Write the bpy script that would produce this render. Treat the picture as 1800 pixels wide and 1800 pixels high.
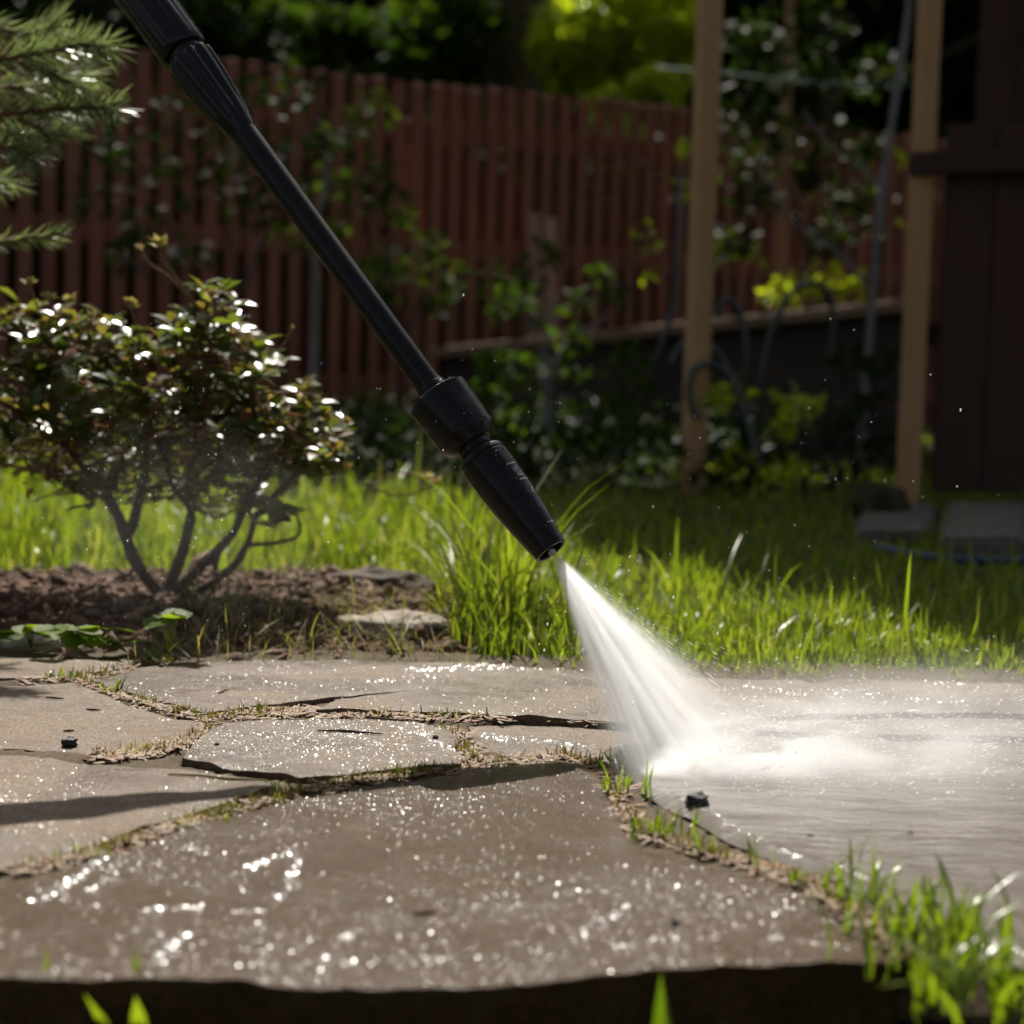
import bpy, bmesh, math, random
import numpy as np
from mathutils import Vector, Matrix, noise, geometry

random.seed(7); RNG = np.random.default_rng(7)
for _o in list(bpy.data.objects): bpy.data.objects.remove(_o)
SC = bpy.context.scene
COL = SC.collection
R = math.radians

# ------------------------------------------------------------------ camera
F = 3479.0                      # focal length in the units of an 1800 px wide frame
CAM_H = 0.31
PITCH, ROLL = math.atan(300.0 / F), R(1.6)
cam_d = bpy.data.cameras.new('camera'); cam = bpy.data.objects.new('camera', cam_d); COL.objects.link(cam)
cam_d.sensor_width = 36.0; cam_d.lens = 36.0 * F / 1800.0
cam_d.clip_start = 0.02; cam_d.clip_end = 400
cam_d.dof.use_dof = True; cam_d.dof.focus_distance = 1.57; cam_d.dof.aperture_fstop = 6.0
CM = Matrix.Rotation(math.pi / 2 - PITCH, 3, 'X') @ Matrix.Rotation(ROLL, 3, 'Z')
cam.matrix_world = Matrix.Translation((0, 0, CAM_H)) @ CM.to_4x4()
SC.camera = cam
CP = Vector((0, 0, CAM_H))

# ------------------------------------------------------------------ sky, sun, exposure
SUN_EL, SUN_AZ = R(49), R(-4)    # azimuth from +Y (straight ahead), positive to the right
w = bpy.data.worlds.new('World'); SC.world = w; w.use_nodes = True
wn = w.node_tree.nodes; wl = w.node_tree.links
sky = wn.new('ShaderNodeTexSky'); sky.sky_type = 'NISHITA'; sky.sun_disc = False
sky.air_density = .7; sky.dust_density = 2.5; sky.ozone_density = .4; sky.sun_elevation = SUN_EL; sky.sun_rotation = SUN_AZ
bg = next(n for n in wn if n.type == 'BACKGROUND'); bg.inputs[1].default_value = 0.066
hs = wn.new('ShaderNodeHueSaturation'); hs.inputs['Saturation'].default_value = .5     # hazy, less blue sky
wl.new(sky.outputs[0], hs.inputs['Color']); wl.new(hs.outputs[0], bg.inputs[0])
sd = bpy.data.lights.new('sun', 'SUN'); sd.energy = 5.0; sd.angle = R(0.53); sd.color = (1, 0.95, 0.86)
sun = bpy.data.objects.new('sun', sd); COL.objects.link(sun)
SUNV = Vector((math.sin(SUN_AZ) * math.cos(SUN_EL), math.cos(SUN_AZ) * math.cos(SUN_EL), math.sin(SUN_EL)))
sun.rotation_euler = SUNV.to_track_quat('Z', 'Y').to_euler(); sun.location = (0, 6, 8)
SC.view_settings.view_transform = 'Standard'; SC.view_settings.look = 'None'
SC.view_settings.gamma = 1; SC.view_settings.exposure = 0.55
SC.render.engine = 'CYCLES'
cy = SC.cycles
cy.use_denoising = True; cy.denoiser = 'OPENIMAGEDENOISE'
cy.max_bounces = 7; cy.diffuse_bounces = 2; cy.glossy_bounces = 2; cy.transmission_bounces = 3
cy.volume_bounces = 4; cy.transparent_max_bounces = 8; cy.sample_clamp_indirect = 6; cy.sample_clamp_direct = 40
cy.caustics_reflective = False; cy.caustics_refractive = False
cy.volume_step_rate = 0.5; cy.volume_max_steps = 160
cy.use_adaptive_sampling = True; cy.adaptive_threshold = 0.03; cy.adaptive_min_samples = 24

# ------------------------------------------------------------------ pixel -> place helpers (offline layout of the place)
def ray(px, py): return CM @ Vector(((px - 900) / F, -(py - 900) / F, -1.0))
def at(px, py, Y):
    r = ray(px, py); return CP + r * (Y / r.y)
def gnd(px, py, z=0.0):
    r = ray(px, py); return CP + r * ((z - CAM_H) / r.z)
CMI = CM.transposed()
def proj(x, y, z):
    v = CMI @ (Vector((x, y, z)) - CP); return 900 + F * v.x / -v.z, 900 - F * v.y / -v.z
CMN = np.array(CMI)
def proj_np(P):
    v = (P - np.array(CP)) @ CMN.T
    return 900 + F * v[:, 0] / -v[:, 2], 900 - F * v[:, 1] / -v[:, 2]

# ------------------------------------------------------------------ object helpers
def thing(name, label, cat, loc=(0, 0, 0), group=None, kind=None):
    o = bpy.data.objects.new(name, None); COL.objects.link(o); o.location = loc; o.empty_display_size = .05
    o['label'] = label; o['category'] = cat
    if group: o['group'] = group
    if kind: o['kind'] = kind
    return o
def tag(o, label=None, cat=None, group=None, kind=None):
    if label: o['label'] = label
    if cat: o['category'] = cat
    if group: o['group'] = group
    if kind: o['kind'] = kind
    return o
def adopt(o, parent):
    o.parent = parent
    if parent is not None and parent.type == 'EMPTY':
        o.matrix_parent_inverse = Matrix.Translation(-Vector(parent.location))
    return o
def link(name, me, mat=None, parent=None):
    o = bpy.data.objects.new(name, me); COL.objects.link(o)
    if mat is not None:
        me.materials.clear(); me.materials.append(mat)
    if parent is not None: adopt(o, parent)
    return o
def mesh(name, V, Fc, smooth=True):
    me = bpy.data.meshes.new(name)
    me.from_pydata([tuple(v) for v in V], [], [tuple(f) for f in Fc])
    if smooth: me.polygons.foreach_set('use_smooth', [True] * len(me.polygons))
    me.update(); return me
def mesh_np(name, V, faces_np_list, smooth=True):
    """V Nx3 array, list of MxK int arrays (K = 3 or 4)"""
    me = bpy.data.meshes.new(name)
    me.vertices.add(len(V)); me.vertices.foreach_set('co', np.asarray(V, np.float32).ravel())
    loops = np.concatenate([f.ravel() for f in faces_np_list]).astype(np.int32)
    sizes = np.concatenate([np.full(len(f), f.shape[1]) for f in faces_np_list]).astype(np.int32)
    starts = np.concatenate([[0], np.cumsum(sizes)[:-1]]).astype(np.int32)
    me.loops.add(len(loops)); me.loops.foreach_set('vertex_index', loops)
    me.polygons.add(len(sizes)); me.polygons.foreach_set('loop_start', starts); me.polygons.foreach_set('loop_total', sizes)
    if smooth: me.polygons.foreach_set('use_smooth', np.ones(len(sizes), bool))
    me.update(calc_edges=True); me.validate(); return me
def scatter(name, TV, TF, P, A, S, mat, parent=None, smooth=True):
    """join copies of a template: TV kx3, TF list of tuples; P Nx3, A Nx3x3 (columns = axes), S N or Nx3"""
    TV = np.asarray(TV, float); P = np.asarray(P); N = len(P)
    S = np.asarray(S, float)
    if S.ndim == 1: S = np.repeat(S[:, None], 3, 1)
    L = TV[None] * S[:, None, :]
    V = np.einsum('nij,nkj->nki', A, L) + P[:, None, :]
    out = []
    for k in (3, 4):
        ff = np.array([f for f in TF if len(f) == k], int)
        if len(ff):
            out.append((ff[None] + (np.arange(N) * len(TV))[:, None, None]).reshape(-1, k))
    return link(name, mesh_np(name, V.reshape(-1, 3), out, smooth), mat, parent)
def rand_rot(n, rng=RNG):
    q = rng.normal(size=(n, 4)); q /= np.linalg.norm(q, axis=1)[:, None]
    a, b, c, d = q.T
    return np.stack([np.stack([1-2*(c*c+d*d), 2*(b*c-a*d), 2*(b*d+a*c)], 1),
                     np.stack([2*(b*c+a*d), 1-2*(b*b+d*d), 2*(c*d-a*b)], 1),
                     np.stack([2*(b*d-a*c), 2*(c*d+a*b), 1-2*(b*b+c*c)], 1)], 1)
def frames(dirs, ups):
    """axes with Y along dirs and Z near ups"""
    y = dirs / np.linalg.norm(dirs, axis=1)[:, None]
    x = np.cross(y, ups); x /= (np.linalg.norm(x, axis=1)[:, None] + 1e-9)
    z = np.cross(x, y)
    return np.stack([x, y, z], 2)

class MB:
    def __init__(s): s.V = []; s.F = []
    def add(s, V, Fc):
        b = len(s.V); s.V += [Vector(v) for v in V]; s.F += [tuple(i + b for i in f) for f in Fc]; return s
    def box(s, c, size, M=None, bev=0.0):
        hx, hy, hz = size[0] / 2, size[1] / 2, size[2] / 2
        b = min(bev, hx * .9, hy * .9, hz * .9)
        if b <= 0:
            V = [Vector((sx * hx, sy * hy, sz * hz)) for sz in (-1, 1) for sy in (-1, 1) for sx in (-1, 1)]
            Fc = [(0, 2, 3, 1), (4, 5, 7, 6), (0, 1, 5, 4), (2, 6, 7, 3), (0, 4, 6, 2), (1, 3, 7, 5)]
        else:
            bm = bmesh.new(); bmesh.ops.create_cube(bm, size=1)
            for v in bm.verts: v.co = Vector((v.co.x * size[0], v.co.y * size[1], v.co.z * size[2]))
            bmesh.ops.bevel(bm, geom=list(bm.edges), offset=b, segments=1, affect='EDGES')
            V = [v.co.copy() for v in bm.verts]; bm.verts.index_update(); Fc = [[v.index for v in f.verts] for f in bm.faces]; bm.free()
        if M is None: V = [v + Vector(c) for v in V]
        else: V = [M @ v + Vector(c) for v in V]
        return s.add(V, Fc)
    def tube(s, pts, rad, seg=6, cap=True):
        pts = [Vector(p) for p in pts]; n = len(pts)
        if not hasattr(rad, '__len__'): rad = [rad] * n
        V = []; Fc = []; up = None
        for i, p in enumerate(pts):
            t = (pts[min(i + 1, n - 1)] - pts[max(i - 1, 0)]).normalized()
            if up is None: up = t.orthogonal().normalized()
            up = (up - t * up.dot(t)).normalized(); sd_ = t.cross(up)
            for k in range(seg):
                a = 2 * math.pi * k / seg
                V.append(p + (up * math.cos(a) + sd_ * math.sin(a)) * rad[i])
        for i in range(n - 1):
            for k in range(seg):
                k2 = (k + 1) % seg
                Fc.append((i * seg + k, i * seg + k2, (i + 1) * seg + k2, (i + 1) * seg + k))
        if cap:
            Fc.append(tuple(reversed(range(seg)))); Fc.append(tuple((n - 1) * seg + k for k in range(seg)))
        return s.add(V, Fc)
    def build(s, name, mat, parent=None, smooth=True):
        return link(name, mesh(name, s.V, s.F, smooth), mat, parent)
def smooth_path(pts, n=6):
    pts = [Vector(p) for p in pts]; out = []
    for i in range(len(pts) - 1):
        p0, p1, p2, p3 = pts[max(i - 1, 0)], pts[i], pts[i + 1], pts[min(i + 2, len(pts) - 1)]
        for k in range(n):
            t = k / n
            out.append(.5 * ((2 * p1) + (p2 - p0) * t + (2 * p0 - 5 * p1 + 4 * p2 - p3) * t * t + (3 * p1 - p0 - 3 * p2 + p3) * t ** 3))
    out.append(pts[-1]); return out

# ------------------------------------------------------------------ material helpers
class Nd:
    """tiny expression wrapper around shader math nodes"""
    def __init__(s, t, sock): s.t = t; s.s = sock
    def _m(s, op, *a, clamp=False):
        n = s.t.nodes.new('ShaderNodeMath'); n.operation = op; n.use_clamp = clamp
        for i, v in enumerate((s,) + a):
            if isinstance(v, Nd): s.t.links.new(v.s, n.inputs[i])
            else: n.inputs[i].default_value = v
        return Nd(s.t, n.outputs[0])
    def __add__(s, o): return s._m('ADD', o)
    def __sub__(s, o): return s._m('SUBTRACT', o)
    def __mul__(s, o): return s._m('MULTIPLY', o)
    def __truediv__(s, o): return s._m('DIVIDE', o)
    def pw(s, o): return s._m('POWER', o)
    def mx(s, o): return s._m('MAXIMUM', o)
    def mn(s, o): return s._m('MINIMUM', o)
    def ab(s): return s._m('ABSOLUTE')
    def exp(s): return s._m('EXPONENT')
    def neg(s): return s * -1.0
    def clamp(s): return s._m('ADD', 0.0, clamp=True)
def new_mat(name):
    m = bpy.data.materials.new(name); m.use_nodes = True
    t = m.node_tree
    for n in list(t.nodes): t.nodes.remove(n)
    out = t.nodes.new('ShaderNodeOutputMaterial')
    return m, t, out
def principled(t, **kw):
    p = t.nodes.new('ShaderNodeBsdfPrincipled')
    for k, v in kw.items(): put(t, p, k.replace('_', ' '), v)
    return p
def put(t, n, key, v):
    s = n.inputs[key]
    if isinstance(v, Nd): t.links.new(v.s, s)
    elif isinstance(v, bpy.types.NodeSocket): t.links.new(v, s)
    elif hasattr(v, '__len__') and len(v) == 3 and s.type == 'RGBA': s.default_value = (*v, 1)
    else: s.default_value = v
def coords(t, kind='Object'): return t.nodes.new('ShaderNodeTexCoord').outputs[kind]
def geo_pos(t): return t.nodes.new('ShaderNodeNewGeometry').outputs['Position']
def island(t): return t.nodes.new('ShaderNodeNewGeometry').outputs['Random Per Island']
def mapping(t, vec, scale=(1, 1, 1), rot=(0, 0, 0)):
    n = t.nodes.new('ShaderNodeMapping'); t.links.new(vec, n.inputs[0]); n.inputs['Scale'].default_value = scale
    n.inputs['Rotation'].default_value = rot; return n.outputs[0]
def ntex(t, vec, scale, detail=4, rough=.55, dist=0.0):
    n = t.nodes.new('ShaderNodeTexNoise'); t.links.new(vec, n.inputs['Vector'])
    n.inputs['Scale'].default_value = scale; n.inputs['Detail'].default_value = detail; n.inputs['Roughness'].default_value = rough
    n.inputs['Distortion'].default_value = dist
    return n.outputs['Fac']
def ramp(t, fac, stops, interp='LINEAR'):
    n = t.nodes.new('ShaderNodeValToRGB'); n.color_ramp.interpolation = interp
    if isinstance(fac, Nd): fac = fac.s
    t.links.new(fac, n.inputs[0]); cr = n.color_ramp
    while len(cr.elements) < len(stops): cr.elements.new(.5)
    for e, (p, c) in zip(cr.elements, stops):
        e.position = p; e.color = (*c, 1) if hasattr(c, '__len__') else (c, c, c, 1)
    return n.outputs[0]
def mixc(t, fac, a, b, mode='MIX'):
    n = t.nodes.new('ShaderNodeMix'); n.data_type = 'RGBA'; n.blend_type = mode
    for s, v in ((n.inputs[0], fac), (n.inputs[6], a), (n.inputs[7], b)):
        if isinstance(v, Nd): t.links.new(v.s, s)
        elif isinstance(v, bpy.types.NodeSocket): t.links.new(v, s)
        elif hasattr(v, '__len__'): s.default_value = (*v, 1)
        else: s.default_value = v
    return n.outputs[2]
def bump(t, h, strength, dist, normal=None):
    n = t.nodes.new('ShaderNodeBump'); n.inputs['Strength'].default_value = strength; n.inputs['Distance'].default_value = dist
    if isinstance(h, Nd): h = h.s
    t.links.new(h, n.inputs['Height'])
    if normal is not None: t.links.new(normal, n.inputs['Normal'])
    return n.outputs[0]
def surf(t, out, sh): t.links.new(sh.outputs[0], out.inputs['Surface'])

def leaf_mat(name, cols, trans=.45, rough=.3, spec=.5, tcol=None, per='island'):
    m, t, out = new_mat(name)
    r = island(t) if per == 'island' else t.nodes.new('ShaderNodeObjectInfo').outputs['Random']
    c = ramp(t, r, [(i / max(1, len(cols) - 1), q) for i, q in enumerate(cols)])
    p = principled(t, Base_Color=c, Roughness=rough); p.inputs['Specular IOR Level'].default_value = spec
    tr = t.nodes.new('ShaderNodeBsdfTranslucent')
    c2 = mixc(t, 1.0, c, tcol or (1.5, 1.6, .55), 'MULTIPLY')
    t.links.new(c2, tr.inputs[0])
    mx = t.nodes.new('ShaderNodeMixShader'); mx.inputs[0].default_value = trans
    t.links.new(p.outputs[0], mx.inputs[1]); t.links.new(tr.outputs[0], mx.inputs[2]); surf(t, out, mx); return m
def plain_mat(name, col, rough=.7, var=.25, scale=20, spec=.4, bmp=0.0, bscale=60, per_obj=0.0, stretch=(1, 1, 1)):
    m, t, out = new_mat(name)
    v = mapping(t, geo_pos(t), stretch)
    n = ntex(t, v, scale, 6, .6)
    lo = tuple(c * (1 - var) for c in col); hi = tuple(c * (1 + var) for c in col)
    c = ramp(t, n, [(.25, lo), (.75, hi)])
    if per_obj:
        oi = t.nodes.new('ShaderNodeObjectInfo').outputs['Random']
        c = mixc(t, 1.0, c, ramp(t, oi, [(0, 1 - per_obj), (1, 1 + per_obj)]), 'MULTIPLY')
    p = principled(t, Base_Color=c, Roughness=rough); p.inputs['Specular IOR Level'].default_value = spec
    if bmp: put(t, p, 'Normal', bump(t, ntex(t, v, bscale, 5, .6), bmp, .002))
    surf(t, out, p); return m

def stone_mat(name, wet_bias, soak=(.42, .31, .20), gloss=.75):
    """sandstone flags, partly wet: wet patches are darker and shiny with a rippled water film"""
    m, t, out = new_mat(name)
    g = geo_pos(t)
    big = ntex(t, g, 6, 5, .6, .4); mid = ntex(t, g, 45, 5, .6); fine = ntex(t, g, 700, 3, .6); grit = ntex(t, g, 260, 3, .65)
    oi = t.nodes.new('ShaderNodeObjectInfo').outputs['Random']
    base = ramp(t, big, [(.3, (.20, .155, .115)), (.5, (.245, .205, .168)), (.72, (.20, .135, .085))])
    base = mixc(t, .55, base, ramp(t, mid, [(.3, (.16, .13, .105)), (.7, (.29, .25, .21))]))
    base = mixc(t, .5, base, ramp(t, fine, [(.3, (.12, .10, .08)), (.7, (.33, .29, .25))]))
    base = mixc(t, 1.0, base, (.70, .648, .555), 'MULTIPLY')
    sand = ntex(t, g, 850, 3, .75); gr2 = ntex(t, g, 330, 3, .7)
    base = mixc(t, .6, base, ramp(t, gr2, [(.40, (.55, .52, .48)), (.60, (1.45, 1.45, 1.45))]), 'MULTIPLY')
    base = mixc(t, .75, base, ramp(t, sand, [(.40, (.38, .36, .33)), (.60, (1.6, 1.6, 1.6))]), 'MULTIPLY')
    base = mixc(t, 1.0, base, ramp(t, oi, [(0, (.94, .93, .92)), (1, (1.08, 1.03, 1.0))]), 'MULTIPLY')
    stn = ((Nd(t, ntex(t, mapping(t, g, (1, 1.6, 1), (0, 0, .4)), 13, 6, .65, .8)) - .52) * 6.0).clamp()
    base = mixc(t, stn * .55, base, (.105, .062, .032))
    spk = ((Nd(t, ntex(t, g, 95, 3, .6)) - .62) * 9.0).clamp()
    base = mixc(t, spk * .5, base, (.06, .048, .036))
    wn_ = Nd(t, ntex(t, mapping(t, g, (1, 1.3, 1)), 5.5, 5, .6, .6))
    wet = ((wn_ - .5) * 5.0 + wet_bias).clamp()
    col = mixc(t, wet, base, mixc(t, 1.0, base, soak, 'MULTIPLY'))
    rough = Nd(t, ramp(t, wet, [(0, .7), (1, .34)]))
    rough = rough + (Nd(t, mid) - .5) * .2
    h = Nd(t, fine) * .45 + Nd(t, grit) * .8 + Nd(t, mid) * 1.2
    nrm = bump(t, h, .75, .0018)
    p = principled(t, Base_Color=col, Roughness=rough, Normal=nrm); p.inputs['Specular IOR Level'].default_value = .16
    film = ntex(t, mapping(t, g, (1, 1.6, 1), (0, 0, .35)), 55, 4, .65, .5)
    fine2 = ntex(t, g, 420, 2, .5)
    nc = bump(t, Nd(t, film) * .5 + Nd(t, fine2) * .34, .8, .0016)
    sheen = ((Nd(t, ntex(t, mapping(t, g, (1, 1.5, 1), (0, 0, -.5)), 9, 5, .65, .7)) - .44) * 5.0).clamp()
    put(t, p, 'Coat Weight', wet * (sheen * gloss + .05)); put(t, p, 'Coat Roughness', .17); put(t, p, 'Coat IOR', 1.33); put(t, p, 'Coat Normal', nc)
    surf(t, out, p); return m

# ------------------------------------------------------------------ materials
M_stone = stone_mat('wet_sandstone', .62)
M_stone_dry = stone_mat('damp_sandstone', .18)
M_stone_soak = stone_mat('soaked_sandstone', 1.7, (.35, .262, .165), .3)
M_stone_soak.node_tree.nodes['Principled BSDF'].inputs['Specular IOR Level'].default_value = .05
M_bed = plain_mat('joint_soil', (.085, .062, .036), .9, .6, 220, .2, .9, 300)
M_soil = plain_mat('bed_soil', (.085, .046, .027), .95, .55, 90, .2, .9, 160)
M_chip = leaf_mat('mulch', [(.07, .036, .02), (.15, .08, .045), (.25, .165, .105), (.045, .026, .017)], .05, .8, .2, (1, 1, 1))
M_ground = plain_mat('earth', (.03, .032, .014), .95, .5, 9, .1)
M_grass = leaf_mat('grass_blade', [(.085, .125, .014), (.145, .185, .02), (.20, .235, .03), (.115, .16, .018), (.28, .26, .09)], .58, .34, .45)
M_tuft = leaf_mat('tuft_blade', [(.10, .16, .012), (.19, .24, .02), (.13, .18, .014)], .55, .3, .5, per='obj')
M_moss = leaf_mat('moss', [(.06, .085, .012), (.12, .13, .02), (.16, .12, .05), (.2, .15, .08)], .4, .7, .2)
M_litter = leaf_mat('litter', [(.20, .12, .06), (.30, .20, .10), (.12, .06, .03), (.32, .15, .06)], .15, .6, .3, (1.1, 1, .8))
M_black = None

# ------------------------------------------------------------------ the ground
S = 60
tag(link('ground', mesh('ground', [(-S, -8, -.075), (S, -8, -.075), (S, S, -.075), (-S, S, -.075)], [(0, 1, 2, 3)], False), M_ground), kind='structure')

def grid_sheet(x0, x1, y0, y1, step, zf, inside=None):
    xs = np.arange(x0, x1 + step, step); ys = np.arange(y0, y1 + step, step)
    V = []; idx = {}; Fc = []
    for j, y in enumerate(ys):
        for i, x in enumerate(xs):
            V.append((x, y, zf(x, y)))
    nx = len(xs)
    for j in range(len(ys) - 1):
        for i in range(nx - 1):
            if inside is None or inside(xs[i] + step / 2, ys[j] + step / 2):
                Fc.append((j * nx + i, j * nx + i + 1, (j + 1) * nx + i + 1, (j + 1) * nx + i))
    return V, Fc
def nz(x, y, s, o=0.0): return noise.noise((x * s, y * s, o))

# lawn front edge (in frame units), left to right
EDGE = [(-900, 1030), (-100, 1022), (300, 1020), (560, 1018), (760, 1035), (790, 1120), (850, 1158), (1000, 1168), (1240, 1184), (1430, 1199), (1500, 1188), (1707, 1194), (2600, 1215)]
EX = np.array([e[0] for e in EDGE], float); EY = np.array([e[1] for e in EDGE], float)
PAVE = [(-900, 1150), (37, 1150), (300, 1160), (830, 1162), (1000, 1172), (1240, 1187), (1430, 1202), (1500, 1191), (1707, 1197), (2600, 1218)]
PX = np.array([e[0] for e in PAVE], float); PY = np.array([e[1] for e in PAVE], float)

V, Fc = grid_sheet(-4, 4, 1.7, 11, .16, lambda x, y: -.012 + .012 * nz(x, y, 1.3) + .0)
tag(link('lawn_soil', mesh('lawn_soil', V, Fc), M_ground), kind='structure')
# garden bed of bare soil on the left
def in_bed(x, y):
    px, py = proj(x, y, 0); return px < 830 and py > np.interp(px, EX, EY) - 18 and py < np.interp(px, PX, PY) + 10
def bed_z(x, y):
    px, py = proj(x, y, 0)
    e = min(1, max(0, (np.interp(px, PX, PY) - py) / 60)) * min(1, max(0, (py - np.interp(px, EX, EY) + 25) / 35))
    return -.008 + .022 * e + (.006 * nz(x, y, 12) + .006 * nz(x, y, 34, 3)) * (.3 + .7 * e)
V, Fc = grid_sheet(-1.0, .05, 1.7, 2.75, .012, bed_z, in_bed)
tag(link('garden_bed', mesh('garden_bed', V, Fc), M_soil), kind='structure')

# ------------------------------------------------------------------ paving: bed with joint soil, and the flagstones lying in it
paving = tag(link('paving', bpy.data.meshes.new('paving'), M_bed), kind='structure')

STONES = [
 # name outline in frame units, top height, tilt noise, material
 ([(-220, 1640), (37, 1549), (140, 1518), (240, 1490), (330, 1457), (420, 1430), (530, 1402), (610, 1392), (710, 1376), (820, 1356), (890, 1346), (975, 1336), (1020, 1342), (1050, 1364), (1082, 1425), (1105, 1475), (1140, 1499), (1220, 1516), (1320, 1540), (1387, 1566), (1437, 1596), (1487, 1632), (1553, 1677), (1590, 1692), (1400, 1696), (1200, 1702), (1000, 1718), (860, 1727), (700, 1730), (520, 1731), (420, 1716), (270, 1712), (160, 1720), (37, 1716), (-220, 1712)], .003, 0),
 ([(-260, 1316), (37, 1324), (130, 1333), (210, 1340), (255, 1345), (330, 1352), (400, 1360), (465, 1372), (482, 1381), (440, 1396), (397, 1408), (317, 1433), (230, 1461), (163, 1482), (40, 1514), (-260, 1600)], .004, 1),
 ([(-260, 1200), (37, 1203), (130, 1198), (168, 1215), (230, 1243), (290, 1262), (350, 1270), (372, 1275), (330, 1292), (263, 1313), (203, 1323), (163, 1324), (97, 1317), (40, 1314), (-260, 1306)], .001, 1),
 ([(-260, 1152), (37, 1156), (190, 1157), (222, 1166), (150, 1183), (110, 1188), (37, 1191), (-260, 1190)], .002, 1),
 ([(163, 1193), (263, 1170), (317, 1163), (480, 1160), (650, 1162), (830, 1166), (1000, 1176), (1130, 1182), (1240, 1190), (1400, 1197), (1432, 1203), (1470, 1193), (1707, 1197), (2100, 1206),
   (2100, 1262), (1707, 1254), (1430, 1254), (1300, 1264), (1240, 1276), (1130, 1272), (1060, 1265), (930, 1257), (800, 1250), (690, 1246), (600, 1244), (556, 1246), (590, 1228), (660, 1219.5), (727, 1211.3), (660, 1217), (597, 1223.5), (513, 1231), (430, 1243), (363, 1252), (297, 1235), (247, 1221), (190, 1203)], .005, 0),
 ([(395, 1271), (463, 1264), (530, 1262), (640, 1262), (720, 1266), (772, 1277), (800, 1291), (806, 1304), (798, 1318), (812, 1330), (805, 1341), (700, 1349), (600, 1359), (523, 1367), (490, 1358), (440, 1352), (390, 1346), (357, 1336), (322, 1331), (330, 1313), (362, 1290)], .005, 0),
 ([(822, 1276), (930, 1272), (1060, 1281), (1140, 1288), (1300, 1290), (1500, 1296), (1707, 1302), (2100, 1312), (2100, 1820), (1800, 1706), (1640, 1640), (1560, 1600), (1500, 1567), (1450, 1545), (1400, 1528), (1300, 1492), (1250, 1467), (1200, 1438), (1140, 1409), (1105, 1374), (1075, 1346), (1040, 1332), (990, 1324), (900, 1333), (858, 1326), (828, 1305)], -.002, 0),
 ([(1445, 1262), (1707, 1262), (2100, 1270), (2100, 1300), (1707, 1292), (1500, 1287), (1330, 1281), (1340, 1271)], .003, 0),
 ([(-260, 1620), (-240, 1700), (-700, 1700), (-700, 1500), (-270, 1600)], .003, 1),
]
def poly_dist(P, B):
    """distance of points P (Nx2) to the closed polyline B (Mx2)"""
    A = B; C = np.roll(B, -1, 0); d = np.full(len(P), 9.0)
    for a, c in zip(A, C):
        ab = c - a; t = np.clip(((P - a) @ ab) / (ab @ ab + 1e-12), 0, 1)
        d = np.minimum(d, np.hypot(*(P - (a + t[:, None] * ab)).T))
    return d
def inside_poly(P, B):
    x, y = P[:, 0], P[:, 1]; r = np.zeros(len(P), bool); j = len(B) - 1
    for i in range(len(B)):
        xi, yi = B[i]; xj, yj = B[j]
        c = ((yi > y) != (yj > y)) & (x < (xj - xi) * (y - yi) / (yj - yi + 1e-15) + xi)
        r ^= c; j = i
    return r
STONE_POLYS = []
def stone_top(x, y, top, seed):
    return top + .0030 * nz(x, y, 5, seed) + .0016 * nz(x, y, 24, seed + 3) + .0006 * nz(x, y, 75, seed + 5)
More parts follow.
